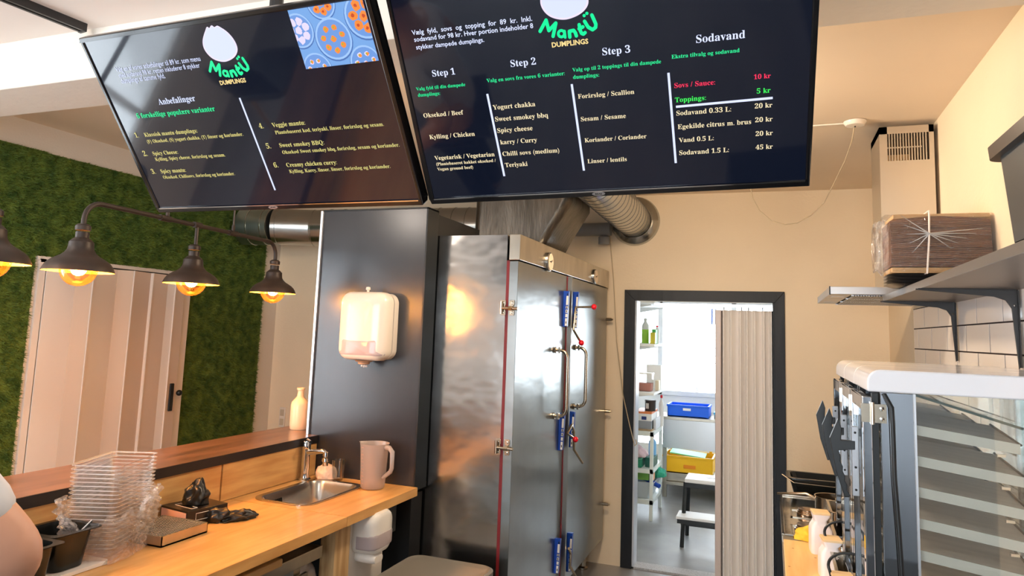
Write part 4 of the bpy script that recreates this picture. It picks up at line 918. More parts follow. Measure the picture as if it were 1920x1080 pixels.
# drip tray, small printer-like box and black gloves
t = thing('drip_tray', 'small steel drip tray with perforated top beside the container stack', 'tray', (-1.99, 1.93, ZW+.001))
x0, x1, y0, y1, zt = -2.09, -1.882, 1.835, 2.035, ZW+.035
MB().box((x0, y0, ZW+.001), (x1, y1, ZW+.006)).box((x0, y0, ZW), (x0+.003, y1, zt)).box((x1-.003, y0, ZW+.001), (x1, y1, zt)).box((x0, y0, ZW+.001), (x1, y0+.003, zt)).box((x0, y1-.003, ZW+.001), (x1, y1, zt)).build('tray_body', M_steelh, t)
m = MB()
def seg(p, q_):
    (xa, ya), (xb, yb_) = p, q_
    m.tube([(xa, ya, zt-.002), (xb, yb_, zt-.002)], .0017, 4)
for k in range(-20, 21):
    c0 = k*.0135
    for sgn in (1, -1):
        P = []
        for tt in np.linspace(0, 1, 60):
            y = y0+(y1-y0)*tt; x = (x0+x1)/2+c0+sgn*(tt-.5)*(y1-y0)*.55
            if x0+.004 < x < x1-.004: P.append((x, y))
        if len(P) > 1: seg(P[0], P[-1])
gr = m.build('grate', M_nickel, t)
MB().box((x0+.004, y0+.004, ZW+.007), (x1-.004, y1-.004, ZW+.009)).build('drip_bottom', mat('recess_shade', (60, 36, 24), .5), t)  # dark sheet under the grate, the shade of the recess painted in
bx = thing('card_box', 'flat black box with pale pink label front behind the drip tray', 'box', (-2.04, 2.15, ZW+.001))
Mb = Matrix.Translation((-2.045, 2.14, ZW+.001)) @ Matrix.Rotation(math.radians(-10), 4, 'Z')
MB().box((-.085, -.085, 0), (.075, .085, .055), Mb).build('box_body', mat('glossy_black_card', (30, 26, 25), .3), bx, bevel=.001)
MB().box((-.078, -.0868, .006), (.068, -.085, .048), Mb).build('pink_label', mat('pink_card', (226, 186, 176), .5), bx)
m = MB()
for (u, v_, w) in ((.0, .03, .05),): 
    for a_, b_ in (((u-w, v_-.012), (u+w, v_-.012)), ((u+w, v_-.012), (u+w, v_+.012)), ((u+w, v_+.012), (u-w, v_+.012)), ((u-w, v_+.012), (u-w, v_-.012))):
        m.tube([Mb @ Vector((.0755, a_[0], a_[1])), Mb @ Vector((.0755, b_[0], b_[1]))], .0009, 4)
        m.tube([Mb @ Vector((a_[0], a_[1]-.07, .0555)), Mb @ Vector((b_[0], b_[1]-.07, .0555))], .0009, 4)
m.build('white_line', M_whitep, bx)
crumple('black_glove', M_glove, (-2.05, 2.145, ZW+.057), (.10, .09, .085), 12, 'crumpled black glove heaped on the flat black box', 'glove', fold=6, amp=.4)
crumple('black_glove', M_glove, (-1.955, 2.16, ZW+.001), (.11, .07, .05), 17, 'crumpled black glove on the worktop leaning on the flat black box', 'glove', fold=6, amp=.4, rot=.6)
crumple('black_glove', M_glove, (-1.905, 2.215, ZW+.001), (.075, .15, .035), 15, 'flattened black glove on the worktop nearest the sink', 'glove', fold=7, amp=.45, rot=-.4)
# ------------------------------------------------------------------ range hood, duct box
M_hood = mat('hood_steel', (206, 202, 200), .32, metal=.75, noise=.06, nscale=6)
HX, HY0, HY1, HZ0, HZ1 = .245, 3.40, 4.26, 1.856, 1.897
ho = thing('range_hood', 'slim steel range hood on the right wall under the tall duct box', 'range hood', (.49, 3.83, HZ0))
MB().box((HX, HY0, HZ0+.006), (XR-.01, HY1, HZ1)).build('hood_body', M_hood, ho, bevel=.002)
m = MB()
for i in range(34):
    x = HX+.10+i*.0105; m.box((x, HY0+.02, HZ0), (x+.0055, HY1-.02, HZ0+.006))
for y in (HY0+.02, HY0+.28, HY0+.56, HY1-.03): m.box((HX+.09, y, HZ0), (XR-.02, y+.01, HZ0+.005))
m.build('grille', M_hood, ho)
MB().box((HX+.09, HY0+.02, HZ0+.0052), (XR-.02, HY1-.02, HZ0+.0058)).build('grease_filter', mat('dark_filter', (52, 42, 32), .7), ho)
for y in (HY0+.16, HY1-.2): MB().box((HX+.02, y, HZ0+.003), (HX+.075, y+.045, HZ0+.0058)).build('lamp_cover', mat('frosted_cover', (215, 205, 190), .4), ho)
MB().box((HX-.001, HY0-.001, HZ0+.004), (HX+.004, HY0+.003, HZ1+.001)).build('corner_seam', M_black, ho)
dxx, dy0, dy1 = .487, 3.585, 3.87
db = thing('duct_box', 'tall rectangular steel duct box with slotted vent rising from the range hood', 'duct', (.6, 3.7, HZ1))
M_dbx = mat('satin_duct_box', (206, 196, 180), .3, metal=.85, noise=.06, nscale=3, stretch=(1, 1, .2))
m = MB(); m.box((dxx, dy0, HZ1), (XR-.02, dy1, 2.42)); m.box((dxx-.003, dy0-.003, 2.16), (XR-.018, dy1, 2.50)); 
m.box((dxx-.003, dy0-.003, 2.50), (dxx+.030, dy1, 2.665)); m.box((.688, dy0-.003, 2.50), (XR-.018, dy1, 2.665)); m.box((dxx-.003, dy0-.003, 2.63), (XR-.018, dy1, 2.665))
m.build('duct_sleeve', M_dbx, db)
MB().box((dxx+.03, dy0+.1, 2.50), (.688, dy0+.11, 2.63)).build('vent_recess', mat('brown_recess', (90, 66, 40), .7), db)
MB().box((dxx+.034, dy0+.085, 2.505), (.62, dy0+.095, 2.55)).build('inner_panel', mat('warm_inner', (240, 196, 140), .5), db)
for i in range(14):
    x = dxx+.036+i*.0116; sl_ = MB().box((x, dy0-.001, 2.50), (x+.005, dy0+.003, 2.632)).build('vent_slat', M_dbx, db)
MB().box((dxx+.03, dy0+.004, 2.562), (.66, dy0+.007, 2.568)).build('vent_bar', M_dbx, db)
# ------------------------------------------------------------------ shelf with brackets and its load
SXF, SZ0, SZ1 = .452, 1.832, 1.857
solo(MB().box((SXF, 0.9, SZ0), (XR-.003, 3.37, SZ1)), 'wall_shelf', mat('grey_brown_shelf', (98, 92, 88), .35, noise=.1, nscale=4, stretch=(3, .5, 3)), (.59, 2.2, SZ0), 'long grey board shelf high on the right wall', 'shelf', bevel=.001)
def bracket(y, label):
    t = thing('shelf_bracket', label, 'bracket', (XR-.012, y, SZ0-.24))
    m = MB(); w = .014
    def pf(p, d): return Vector((p[0], d, p[1]))
    P = [(SXF-.015, SZ0-.001), (XR-.012, SZ0-.001), (XR-.012, SZ0-.235), (XR-.018, SZ0-.245), (XR-.030, SZ0-.06), (XR-.045, SZ0-.035), (XR-.075, SZ0-.024), (SXF-.015, SZ0-.005)]
    m.prism(P, pf, y-.004, y+.004)
    m.build('web', M_bsat, t, bevel=.001)
    MB().box((XR-.0155, y-w, SZ0-.24), (XR-.0125, y+w, SZ0-.004)).build('wall_flange', M_bsat, t); MB().box((SXF-.01, y-w, SZ0-.0035), (XR-.02, y+w, SZ0-.0005)).build('shelf_flange', M_bsat, t)
    MB().sphere((XR-.024, y-.006, SZ0-.05), .004, 8, 6).build('screw', M_chrome, t)
bracket(3.33, 'black steel shelf bracket at the far end of the wall shelf'); bracket(2.55, 'black steel shelf bracket nearest the camera under the wall shelf')
# brown paper pack wrapped in film
PY0, PY1, PX0, PX1 = 2.80, 2.99, .395, .716
dts = []
for i in range(4):
    z = SZ1+.001+i*.0115
    o = MB().rrect([(.53, 2.90, .10, .075, z, .03), (.53, 2.90, .128, .088, z+.009, .035), (.53, 2.90, .13, .09, z+.0095, .035), (.53, 2.90, .124, .085, z+.0085, .03)], n=6, caps=(True, False))
    solo(o, 'party_tray', mat('dark_pearl_lid', (60, 56, 54), .2, spec=.8), (.53, 2.90, z), ('dark shiny tray under the wrapped paper pack, '+('lowest', 'second lowest', 'second highest', 'topmost')[i]+' of its stack'), 'tray', 'dark trays under the wrapped paper pack', smooth=True)
zb = SZ1+.048; zt = zb+.212
pk = thing('paper_pack', 'brown paper pack wrapped in clear film and tied with white string on the wall shelf', 'package', (.55, 2.9, zb))
M_kraft = mat('brown_kraft_paper', (132, 90, 66), .55, col2=(84, 54, 40), nscale=6, stretch=(.6, .6, 14), detail=5)
NP = 26; rr_ = random.Random(9)
for i in range(NP):   # individual folded sheets of the pack seen edge-on as ridges
    z0 = zb+.022+(zt-zb-.04)*i/NP; h = (zt-zb-.04)/NP
    e = rr_.uniform(-.004, .004); bow = .012*math.sin(math.pi*i/(NP-1))
    P = []
    for k in range(9):
        x = PX0+.01+(PX1-PX0-.012)*k/8; P.append((x, PY0-bow-.004*math.sin(k*1.3+i*.45)+e*.5))
    m = MB(); n_ = len(P)
    sg = lambda k: .010*math.sin(k*.55-.6)*(i/NP)
    vs = [(x, y, z0+sg(k)) for k, (x, y) in enumerate(P)]+[(x, y, z0+h*.86+sg(k)) for k, (x, y) in enumerate(P)]+[(x, PY1, z0+sg(k)) for k, (x, y) in enumerate(P)]+[(x, PY1, z0+h*.86+sg(k)) for k, (x, y) in enumerate(P)]
    fs = []
    for k in range(n_-1): fs += [(k, k+1, n_+k+1, n_+k), (n_+k, n_+k+1, 3*n_+k+1, 3*n_+k), (k, 2*n_+k, 2*n_+k+1, k+1)]
    fs += [(0, n_, 3*n_, 2*n_), (n_-1, 3*n_-1, 4*n_-1, 2*n_-1)]
    m.add(vs, fs).build('paper_sheet', M_kraft, pk)
M_card = mat('tan_card', (214, 176, 128), .6)
MB().box((PX0+.012, PY0+.004, zb), (PX1, PY1, zb+.020)).build('card_end', M_card, pk, bevel=.004); MB().box((PX0+.02, PY0+.006, zt-.016), (PX1, PY1, zt)).build('card_end', M_card, pk, bevel=.004)
def wrapsurf(x0, x1, y0, y1, z0, z1, seed, amp, name, parent):
    r = random.Random(seed); V = []; F = []; n_, k_ = 90, 50
    ph = [(r.uniform(20, 160), r.uniform(20, 160), r.uniform(0, 6)) for _ in range(8)]
    for i in range(n_+1):
        for j in range(k_+1):
            u, v = i/n_, j/k_; a = 2*math.pi*u
            c_, s_ = math.cos(a), math.sin(a); kk = 1/((abs(c_)**6+abs(s_)**6)**(1/6))
            w = sum(math.sin(f1*.3*u*2+f2*.12*v+p+2*math.sin(9*v+u*12)) for f1, f2, p in ph)/8
            rx = (y1-y0)/2; rz = (z1-z0)/2; o_ = 1+amp*abs(w)
            V.append((x0+(x1-x0)*v, (y0+y1)/2+rx*kk*c_*o_, (z0+z1)/2+rz*kk*s_*o_))
    for i in range(n_):
        for j in range(k_): F.append((i*(k_+1)+j, i*(k_+1)+j+1, (i+1)*(k_+1)+j+1, (i+1)*(k_+1)+j))
    c0 = len(V); 
    mb = MB(); mb.add(V, F); return mb.build(name, M_wrap2, parent)
wrapsurf(PX0-.002, PX1+.006, PY0-.016, PY1+.004, zb-.002, zt+.003, 3, .05, 'film_wrap', pk)
mb = MB(); V = []
for i in range(30):
    for j in range(12):
        a = 2*math.pi*i/30; u = j/11; c_, s_ = math.cos(a), math.sin(a); kk = 1/((abs(c_)**4+abs(s_)**4)**.25)
        w = .006*math.sin(5*a+u*7)+.004*math.sin(11*a-u*13)
        V.append((PX0+.004-.036*u, (PY0+PY1)/2+(.095-.03*u+w)*kk*c_, (zb+zt)/2-.004+(.10-.016*u+w)*kk*s_))
mb.add(V, [(i*12+j, i*12+j+1, ((i+1) % 30)*12+j+1, ((i+1) % 30)*12+j) for i in range(30) for j in range(11)]); mb.build('film_end', M_wrap, pk)
xs_ = PX0+.125
st_ = mat('white_string', (236, 226, 216), .5)
m = MB().tube([(xs_+.006, PY0-.022, zt+.006), (xs_+.003, PY0-.026, (zb+zt)/2+.02), (xs_-.006, PY0-.022, zb-.003), (xs_-.01, PY1+.01, zb-.003), (xs_, PY1+.01, zt+.006), (xs_+.006, PY0-.022, zt+.006)], .0032, 8)
m.build('string', st_, pk)
m = MB()
for k in range(0, 9, 2):
    a = (k-4)*.14; m.tube([(xs_+.004, PY0-.027, (zb+zt)/2+.03), (xs_+.07+.012*k, PY0-.021, (zb+zt)/2+.028-.035*(k/9)+a*.09)], [.003, .0007], 5)
    m.tube([(xs_+.004, PY0-.027, (zb+zt)/2+.03), (xs_-.05-.004*k, PY0-.021, (zb+zt)/2+.03+a*.12)], [.003, .0006], 5)
o = m.build('film_gather', M_rim, pk); o['kind'] = 'stuff'
# dark storage bin on the shelf
bn = thing('storage_bin', 'dark grey storage bin with a lid on the near end of the wall shelf', 'bin', (.6, 1.4, SZ1))
q = at(1878, 458, 'z', SZ1+.002); bx0, by1 = q.x+.004, q.y
MB().rrect([(bx0+.12, by1-.31, .112, .30, SZ1+.001, .03), (bx0+.118, by1-.31, .124, .318, 2.045, .035)], n=7).build('tub', mat('slate_plastic', (44, 47, 49), .38), bn, smooth=True)
MB().rrect([(bx0+.115, by1-.31, .134, .333, 2.034, .03), (bx0+.115, by1-.31, .136, .335, 2.06, .03), (bx0+.115, by1-.31, .130, .329, 2.066, .03), (bx0+.115, by1-.31, .120, .32, 2.066, .03)], n=6).build('lid', mat('brownish_lid', (62, 52, 48), .3), bn, smooth=True)
MB().box((bx0+.02, by1-.55, 2.067), (bx0+.22, by1-.04, 2.10)).build('clear_packet', M_clear, bn)
# ------------------------------------------------------------------ right counter with hob, pans and canisters
CXL, CXR = .033, XR-.012
solo(MB().box((CXL+.03, 2.2, .02), (CXR, 4.04, .855)), 'base_cabinet', mat('black_cabinet', (30, 32, 34), .4), (.38, 3.1, .02), 'black base cabinet under the stainless hob on the right', 'cabinet')
hb = thing('stainless_hob', 'stainless steel counter top with recessed square plates below the range hood', 'hob', (.38, 3.4, .856))
m = MB(); m.box((CXL, 3.02, .862), (CXR, 3.78, .895))
for (a, b) in (((CXL, 3.02), (CXL+.012, 3.78)), ((CXL, 3.768), (CXR, 3.78)), ((CXL, 3.02), (CXR, 3.032))): m.box((a[0], a[1], .895), (b[0], b[1], .903))
m.build('top_sheet', mat('mirror_steel', (210, 206, 196), .14, metal=1, bump=.06, bscale=10), hb, bevel=.002)
MB().box((CXL, 2.93, .868), (CXR, 3.016, .896)).build('front_strip', M_steelh, hb, bevel=.003)
cps = at(1503, 993, 'z', .9); cpb = at(1500, 962, 'z', .9)
for c_, r_ in ((cps, .062), (cpb, .05)):
    c_ = Vector((c_.x+.035, c_.y, .8955)); w = .075
    m = MB()
    for a, b in (((-w, -w), (w, -w+.008)), ((-w, w-.008), (w, w)), ((-w, -w), (-w+.008, w)), ((w-.008, -w), (w, w))): m.box((c_.x+a[0], c_.y+a[1], .895), (c_.x+b[0], c_.y+b[1], .8985))
    m.build('square_rim', M_steelh, hb)
    MB().lathe([(r_, 0), (r_, .010), (r_*.93, .013), (r_*.93, .017), (r_*.86, .02), (r_*.86, .026), (r_*.5, .03), (.001, .031)], c_, 30).build('hot_plate', mat('bronze_steel', (170, 146, 124), .2, metal=1), hb, smooth=True)
pq = at(1545, 982, 'z', .897); pq = Vector((pq.x+.035, pq.y+.05, .897))
pt = thing('saucepan', 'steel saucepan with long handle on the stainless hob', 'saucepan', pq)
MB().lathe([(.001, .001), (.06, .001), (.066, .006), (.066, .10), (.069, .102), (.069, .104), (.064, .103), (.063, .01), (.001, .008)], pq, 36).build('pan_body', M_nickel, pt, smooth=True)
e_ = at(1458, 925, 'y', pq.y+.12)
MB().tube([pq+Vector((-.06, .01, .085)), pq+Vector((-.10, .02, .10)), e_], [.007, .006, .0055], 10).build('handle', M_nickel, pt, smooth=True)
q = at(1480, 934, 'z', .9)
bt = thing('black_tub', 'black plastic tub with thin rail at the back of the hob by the door frame', 'tub', (.3, 3.95, .897))
MB().rrect([(.30, 3.92, .19, .07, .857, .03), (.30, 3.92, .22, .095, .965, .03), (.30, 3.92, .235, .11, .968, .03), (.30, 3.92, .235, .11, .975, .03), (.30, 3.92, .215, .09, .975, .03), (.30, 3.92, .18, .06, .87, .03)], n=6).build('tub_body', M_pan, bt, smooth=True)
MB().tube([(.045, 3.83, .985), (.10, 3.80, .955), (.5, 3.80, .95)], .0025, 6).build('rail', M_nickel, bt)
# board, cloth
q = at(1470, 1022, 'z', .9)
wb = thing('wooden_board', 'knotty pine chopping board on the right counter in front of the hob', 'board', (.12, 2.6, .896))
MB().box((CXL+.004, 2.30, .893), (.198, 2.915, .908)).build('board_face', mat('knotty_pine', (240, 204, 140), .45, col2=(224, 172, 104), nscale=4, stretch=(6, .6, 4)), wb, bevel=.002)
m = MB()
for (x, y) in ((1487, 1028), (1532, 1030), (1529, 1046), (1480, 1062)):
    q = at(x, y, 'z', .9083); m.lathe([(.001, .0), (.004, .0)], (q.x, q.y, .9084), 10)
m.build('knots', mat('knot_brown', (160, 104, 56), .6), wb)['kind'] = 'stuff'
struct(MB().box((CXL, 2.2, .856), (CXR, 2.925, .892)), 'trim_3', M_steelh)
q = at(1513, 1006, 'z', .915)
crumple('yellow_cloth', mat('yellow_microfibre', (240, 196, 60), .85, noise=.1, nscale=20), (q.x+.012, q.y+.0, .909), (.12, .11, .045), 31, 'yellow cleaning cloth lying between the hob and the pine board', 'cloth', fold=4, amp=.35, rot=.5)
# white canisters with tan caps
M_can = mat('white_canister', (240, 230, 226), .3, spec=.5); M_tan = mat('tan_cap', (232, 200, 150), .5)
def canister(px, py, Yc, label):
    q = at(px, py, 'y', Yc); x, z = q.x, q.z; h = z-.905; zb = .905
    Mr = Matrix.Translation((x, Yc, zb)) @ Matrix.Rotation(.12, 4, 'Z')
    t = thing('canister', label, 'canister', (x, Yc, zb))
    MB().rrect([(0, 0, .034, .034, 0, .012), (0, 0, .036, .036, .01, .012), (0, 0, .036, .036, h*.60, .012), (-.002, 0, .031, .033, h*.68, .012), (-.004, 0, .022, .03, h*.76, .01), (-.003, 0, .020, .03, h*.82, .01), (0, 0, .027, .032, h*.92, .008), (0, 0, .028, .032, h-.004, .006)], n=4, M=Mr).build('canister_body', M_can, t, smooth=True)
    MB().rrect([(0, 0, .029, .034, h-.004, .004), (0, 0, .029, .034, h+.003, .004)], n=3, M=Mr).build('cap', M_tan, t, bevel=.001)
canister(1538, 960, 2.80, 'white plastic canister with tan cap nearest the saucepan on the right counter')
canister(1558, 1010, 2.53, 'white plastic canister with tan cap beside the pine board')
canister(1580, 1080, 2.26, 'white plastic canister with tan cap cut off by the bottom of the photo')
# narrow steel inserts beside the warmers
def insert(x, Yc, z, l, label):
    t = thing('steel_insert', label, 'steel pan', (x, Yc, .897))
    MB().rrect([(x, Yc, .020, l*.9, .897, .008), (x, Yc, .024, l, z-.004, .01), (x, Yc, .032, l+.008, z-.002, .012), (x, Yc, .032, l+.008, z, .012), (x, Yc, .023, l-.002, z, .01), (x, Yc, .018, l*.88, .905, .008)], n=4).build('insert_body', M_nickel, t, smooth=True)
q = at(1562, 946, 'y', 3.05); insert(q.x+.012, 3.02, q.z, .10, 'narrow steel insert pan standing behind the first white canister')
q = at(1578, 990, 'y', 2.72); insert(q.x+.0, 2.70, q.z, .10, 'narrow steel insert pan between the two white canisters and the warmers')
q = at(1590, 1052, 'y', 2.42); insert(q.x-.012, 2.40, q.z, .10, 'narrow steel insert pan nearest the camera beside the glass warmers')
def loop(cx, cy, Yc, r, label):
    q = at(cx, cy, 'y', Yc)
    P = [q+Vector((r*math.cos(a), .02*math.sin(a), r*.62*math.sin(a))) for a in np.linspace(math.pi*1.1, -.08*math.pi, 22)]
    P[0:0] = [P[0]+Vector((.012, 0, -.05))]
    solo(MB().tube(P, .0042, 8), 'black_cable', M_black, P[0], label, 'cable', smooth=True)
loop(1583, 1003, 2.55, .058, 'black cable arching behind the second white canister'); loop(1595, 1066, 2.28, .058, 'black cable arching at the bottom of the photo beside the warmers')
# ------------------------------------------------------------------ glass food warmers
WX0, WX1 = .222, .705; WD = .282
M_cap = mat('glossy_white_cap', (226, 226, 230), .12, spec=.6)
M_shelf = mat('slate_grey_shelf', (240, 232, 220), .4, metal=0, noise=.12, nscale=5, stretch=(.6, 8, 3))
M_lip = mat('pale_shelf_lip', (212, 208, 196), .4, metal=.1)
M_mirror = mat('polished_steel', (200, 205, 212), .05, metal=1, noise=.04, nscale=5, bump=.03, bscale=6)
def warmer(y0, label):
    y1 = y0+WD; t = thing('glass_warmer', label, 'food warmer', ((WX0+WX1)/2, y0, .897))
    m = MB(); zc0, zc1 = 1.535, 1.588
    def cp(p, d): return Vector((p[0], d, p[1]))
    P = [(WX0-.006, zc0)]+[(WX0-.006+.03-.03*math.cos(a), zc1-.03+.03*math.sin(a)) for a in np.linspace(0, math.pi/2, 6)]+[(WX1+.01, zc1), (WX1+.01, zc0)]
    m.prism(P, cp, y0-.004, y1+.002); m.build('top_cap', M_cap, t, bevel=.004, smooth=True)
    MB().box((WX0+.01, y0+.004, .897), (WX1, y1-.004, .94)).build('base', M_mirror, t)
    MB().box((WX0+.022, y0, .94), (WX0+.092, y0+.012, 1.534)).build('corner_post', M_mirror, t, bevel=.001)
    MB().box((WX0+.092, y0, .94), (WX0+.097, y0+.014, 1.534)).build('glass_bead', M_alu, t)
    MB().box((WX0+.022, y1-.012, .94), (WX0+.06, y1, 1.534)).build('corner_post', M_mirror, t)
    MB().box((WX1-.03, y0, .94), (WX1, y1, 1.534)).build('rear_wall', M_glass, t); MB().box((WX1-.03, y0, .94), (WX1, y0+.02, 1.534)).build('corner_post', M_mirror, t)
    MB().box((WX0+.097, y0+.004, .94), (WX1-.03, y0+.008, 1.534)).build('side_glass', M_glass, t)
    dm = MB(); dx0, dx1, e0, e1 = WX0-.016, WX0+.004, y0+.004, y1-.004
    dm.box((dx0, e0, .95), (dx1, e0+.028, 1.522)).box((dx0, e1-.028, .95), (dx1, e1, 1.522)).box((dx0, e0+.028, .95), (dx1, e1-.028, .985)).box((dx0, e0+.028, 1.487), (dx1, e1-.028, 1.522))
    d = dm.build('door', M_mirror, t, bevel=.002)
    MB().box((WX0-.008, e0+.028, .985), (WX0-.004, e1-.028, 1.487)).build('door_glass', M_glass, d)
    MB().box((WX0+.005, y0+.008, .95), (WX0+.018, y0+.026, 1.53)).box((WX0+.005, y1-.026, .95), (WX0+.018, y1-.008, 1.53)).build('door_seal', M_black, t)
    m = MB()
    m.box((WX0-.020, y0-.003, 1.462), (WX0+.0, y0+.002, 1.506)).box((WX0+.008, y0-.006, 1.462), (WX0+.034, y0-.001, 1.506)).tube([(WX0+.004, y0-.006, 1.458), (WX0+.004, y0-.006, 1.51)], .0045, 10)
    hg = m.build('hinge', M_nickel, d)
    m = MB()
    for z in (1.472, 1.496): m.lathe([(.001, .003), (.005, .002), (.0055, 0)], (WX0+.024, y0-.006, z), 10, axis=(0, -1, 0))
    m.build('screw', M_chrome, hg)
    yb = y0+WD*.32
    MB().box((WX0-.034, yb-.005, 1.27), (WX0-.018, yb+.009, 1.44)).build('slide_bar', mat('grey_anodised', (150, 150, 152), .35, metal=.8), d, bevel=.001)
    sc_ = MB()
    for z in (1.285, 1.34, 1.425): sc_.sphere((WX0-.026, yb-.006, z), .003, 8, 6)
    sc_.build('bar_screws', M_black, d)['kind'] = 'stuff'
    # serrated black grip standing off the door
    Xh = WX0-.03; P = [(Xh+.004, 1.402), (Xh-.028, 1.402), (Xh-.026, 1.425), (Xh-.034, 1.446), (Xh-.054, 1.405), (Xh-.042, 1.34), (Xh-.022, 1.285), (Xh-.008, 1.288)]
    P += [(Xh-.016-.0024*k+(.003 if k % 2 else 0), 1.30+.0095*k) for k in range(8)]
    P += [(Xh-.034, 1.380), (Xh+.004, 1.384)]
    P = [(x_, 1.39+(z_-1.39)*1.2) for x_, z_ in P]
    MB().prism(P, lambda p, d_: Vector((p[0], d_, p[1])), yb-.006, yb+.010).build('grip', M_black, d, bevel=.0015)
    # slanted shelves
    for k in range(7):
        z = 1.462-.0715*k; x0_, x1_ = WX0+.07, WX1-.175+.006*k; sl = -.13
        zz = lambda x: z+(x-x0_)*sl
        m = MB(); a0, a1 = y0+.03, y1-.012
        vs = [(x0_, a0, zz(x0_)), (x1_, a0, zz(x1_)), (x1_, a1, zz(x1_)+.018), (x0_, a1, zz(x0_)+.018)]
        m.add(vs+[(x, y, zv-.003) for x, y, zv in vs], [(0, 1, 2, 3), (4, 5, 6, 7), (0, 1, 5, 4), (1, 2, 6, 5), (2, 3, 7, 6), (3, 0, 4, 7)])
        sh = m.build('shelf', M_shelf, t)
        m = MB(); vs = [(x0_, a0, zz(x0_)+.002), (x1_, a0, zz(x1_)+.002), (x1_, a0, zz(x1_)-.021), (x0_, a0, zz(x0_)-.021)]
        m.add(vs+[(x, y-.003, zv) for x, y, zv in vs], [(0, 1, 2, 3), (4, 5, 6, 7), (0, 1, 5, 4), (1, 2, 6, 5), (2, 3, 7, 6), (3, 0, 4, 7)]).build('shelf_lip', M_lip, sh)
        m = MB().box((x1_-.045, a0-.001, zz(x1_)-.030), (x1_-.028, a0+.01, zz(x1_)-.024)).build('clip', M_chrome, sh)
        MB().tube([(x1_+.002, a0, zz(x1_)), (x1_+.003, a1, zz(x1_)+.02)], .003, 6).build('shelf_seal', mat('dark_seal', (60, 54, 48), .5), sh)
    # sloping glass plate below the cap
    MB().add([(WX0+.10, y0+.02, 1.532), (WX1-.16, y0+.02, 1.470), (WX1-.16, y1-.02, 1.476), (WX0+.10, y1-.02, 1.538)], [(0, 1, 2, 3)]).build('glass_plate', M_glass, t)
    MB().tube([(WX0+.10, y0+.02, 1.531), (WX1-.17, y0+.02, 1.469)], .0035, 6).build('plate_edge', mat('green_glass_edge', (90, 104, 98), .15), t)
    return t
w = warmer(1.90, 'glass sided food warmer nearest the camera with slanted shelves')
P = [(WX0+.030, 1.896, 1.53), (WX0+.044, 1.886, 1.50), (WX0+.045, 1.886, 1.46), (WX0+.046, 1.888, 1.34), (WX0+.052, 1.888, 1.22), (WX0+.056, 1.888, 1.12), (WX0+.05, 1.888, .95)]
MB().tube(P, .0055, 10).build('power_cable', M_black, w, smooth=True)
warmer(1.90+WD+.006, 'glass sided food warmer between the near and the far one')
warmer(1.90+2*WD+.012, 'glass sided food warmer farthest from the camera')
solo(MB().box((.05, .9, .02), (CXR, 2.19, .892)), 'base_cabinet', MATS['black_cabinet'], (.38, 1.5, .02), 'black base cabinet under the nearest glass warmer', 'cabinet')
# ------------------------------------------------------------------ kitchen contents
M_rack = mat('white_powder_coat', (226, 232, 228), .4)
tb = thing('steel_table', 'stainless steel work table under the kitchen window', 'table', (-.3, 7.8, 0))
MB().box((-1.09, 7.5, .79), (.9, 8.2, .82)).build('table_top', M_steelh, tb, bevel=.003); MB().box((-1.07, 7.51, .50), (.9, 7.53, .79)).build('apron', mat('satin_steel', (200, 202, 204), .3, metal=.9), tb)
MB().box((-1.07, 7.52, .13), (.9, 8.18, .16)).build('lower_shelf', M_steelh, tb)
for x in (-1.07, .85):
    for y in (7.53, 8.13): MB().box((x, y, 0), (x+.04, y+.04, .79)).build('leg', M_steelh, tb)
def crate(x0, y0, z0, w, d, h, m_, label, nm='plastic_crate'):
    t = thing(nm, label, 'crate', (x0+w/2, y0+d/2, z0)); th = .012
    mb = MB().box((x0, y0, z0), (x0+w, y0+d, z0+.01)).box((x0, y0, z0), (x0+w, y0+th, z0+h)).box((x0, y0+d-th, z0), (x0+w, y0+d, z0+h)).box((x0, y0, z0), (x0+th, y0+d, z0+h)).box((x0+w-th, y0, z0), (x0+w, y0+d, z0+h))
    mb.build('crate_body', m_, t, bevel=.003)
    MB().box((x0-.006, y0-.006, z0+h-.02), (x0+w+.006, y0, z0+h)).box((x0-.006, y0+d, z0+h-.02), (x0+w+.006, y0+d+.006, z0+h)).box((x0-.006, y0, z0+h-.02), (x0, y0+d, z0+h)).box((x0+w, y0, z0+h-.02), (x0+w+.006, y0+d, z0+h)).build('rim', m_, t, bevel=.002)
    return t
M_cb = mat('bright_blue_crate', (10, 100, 235), .4)
t = crate(-1.03, 7.56, .821, .42, .30, .12, M_cb, 'bright blue plastic crate on the steel table by the kitchen window')
MB().box((-.87, 7.552, .885), (-.79, 7.556, .91)).build('white_label', M_whitep, t)
crate(-.56, 7.62, .821, .35, .3, .06, mat('cyan_crate', (80, 180, 230), .4), 'shallow light blue crate beside the bright blue crate')
M_cy = mat('yellow_crate', (255, 196, 20), .45)
t = crate(-1.07, 7.56, .25, .50, .36, .17, M_cy, 'yellow plastic crate holding a green board under the steel table')
for x in (-1.03, -.63): MB().box((x, 7.90, .42), (x+.03, 7.92, .47)).build('lug', M_cy, t)
MB().box((-1.03, 7.90, .44), (-.6, 7.91, .455)).build('rail', M_cy, t)
MB().box((-.86, 7.553, .30), (-.74, 7.556, .335)).build('orange_mark', mat('orange_print', (240, 140, 20), .5), t)
solo(MB().cbox((-.83, 7.72, .43), (.36, .22, .012), (.06, .08, 0)), 'green_board', mat('pale_green_board', (120, 210, 150), .5), (-.83, 7.72, .43), 'pale green plastic board lying on the yellow crate', 'board', bevel=.002)
solo(MB().box((-1.06, 7.56, .162), (-.5, 8.0, .245)), 'steel_tray', M_steelh, (-.8, 7.8, .162), 'steel tray block beneath the yellow crate', 'tray', bevel=.004)
sl = thing('step_stool', 'black and white two step stool in the kitchen', 'stool', (-.42, 6.05, 0))
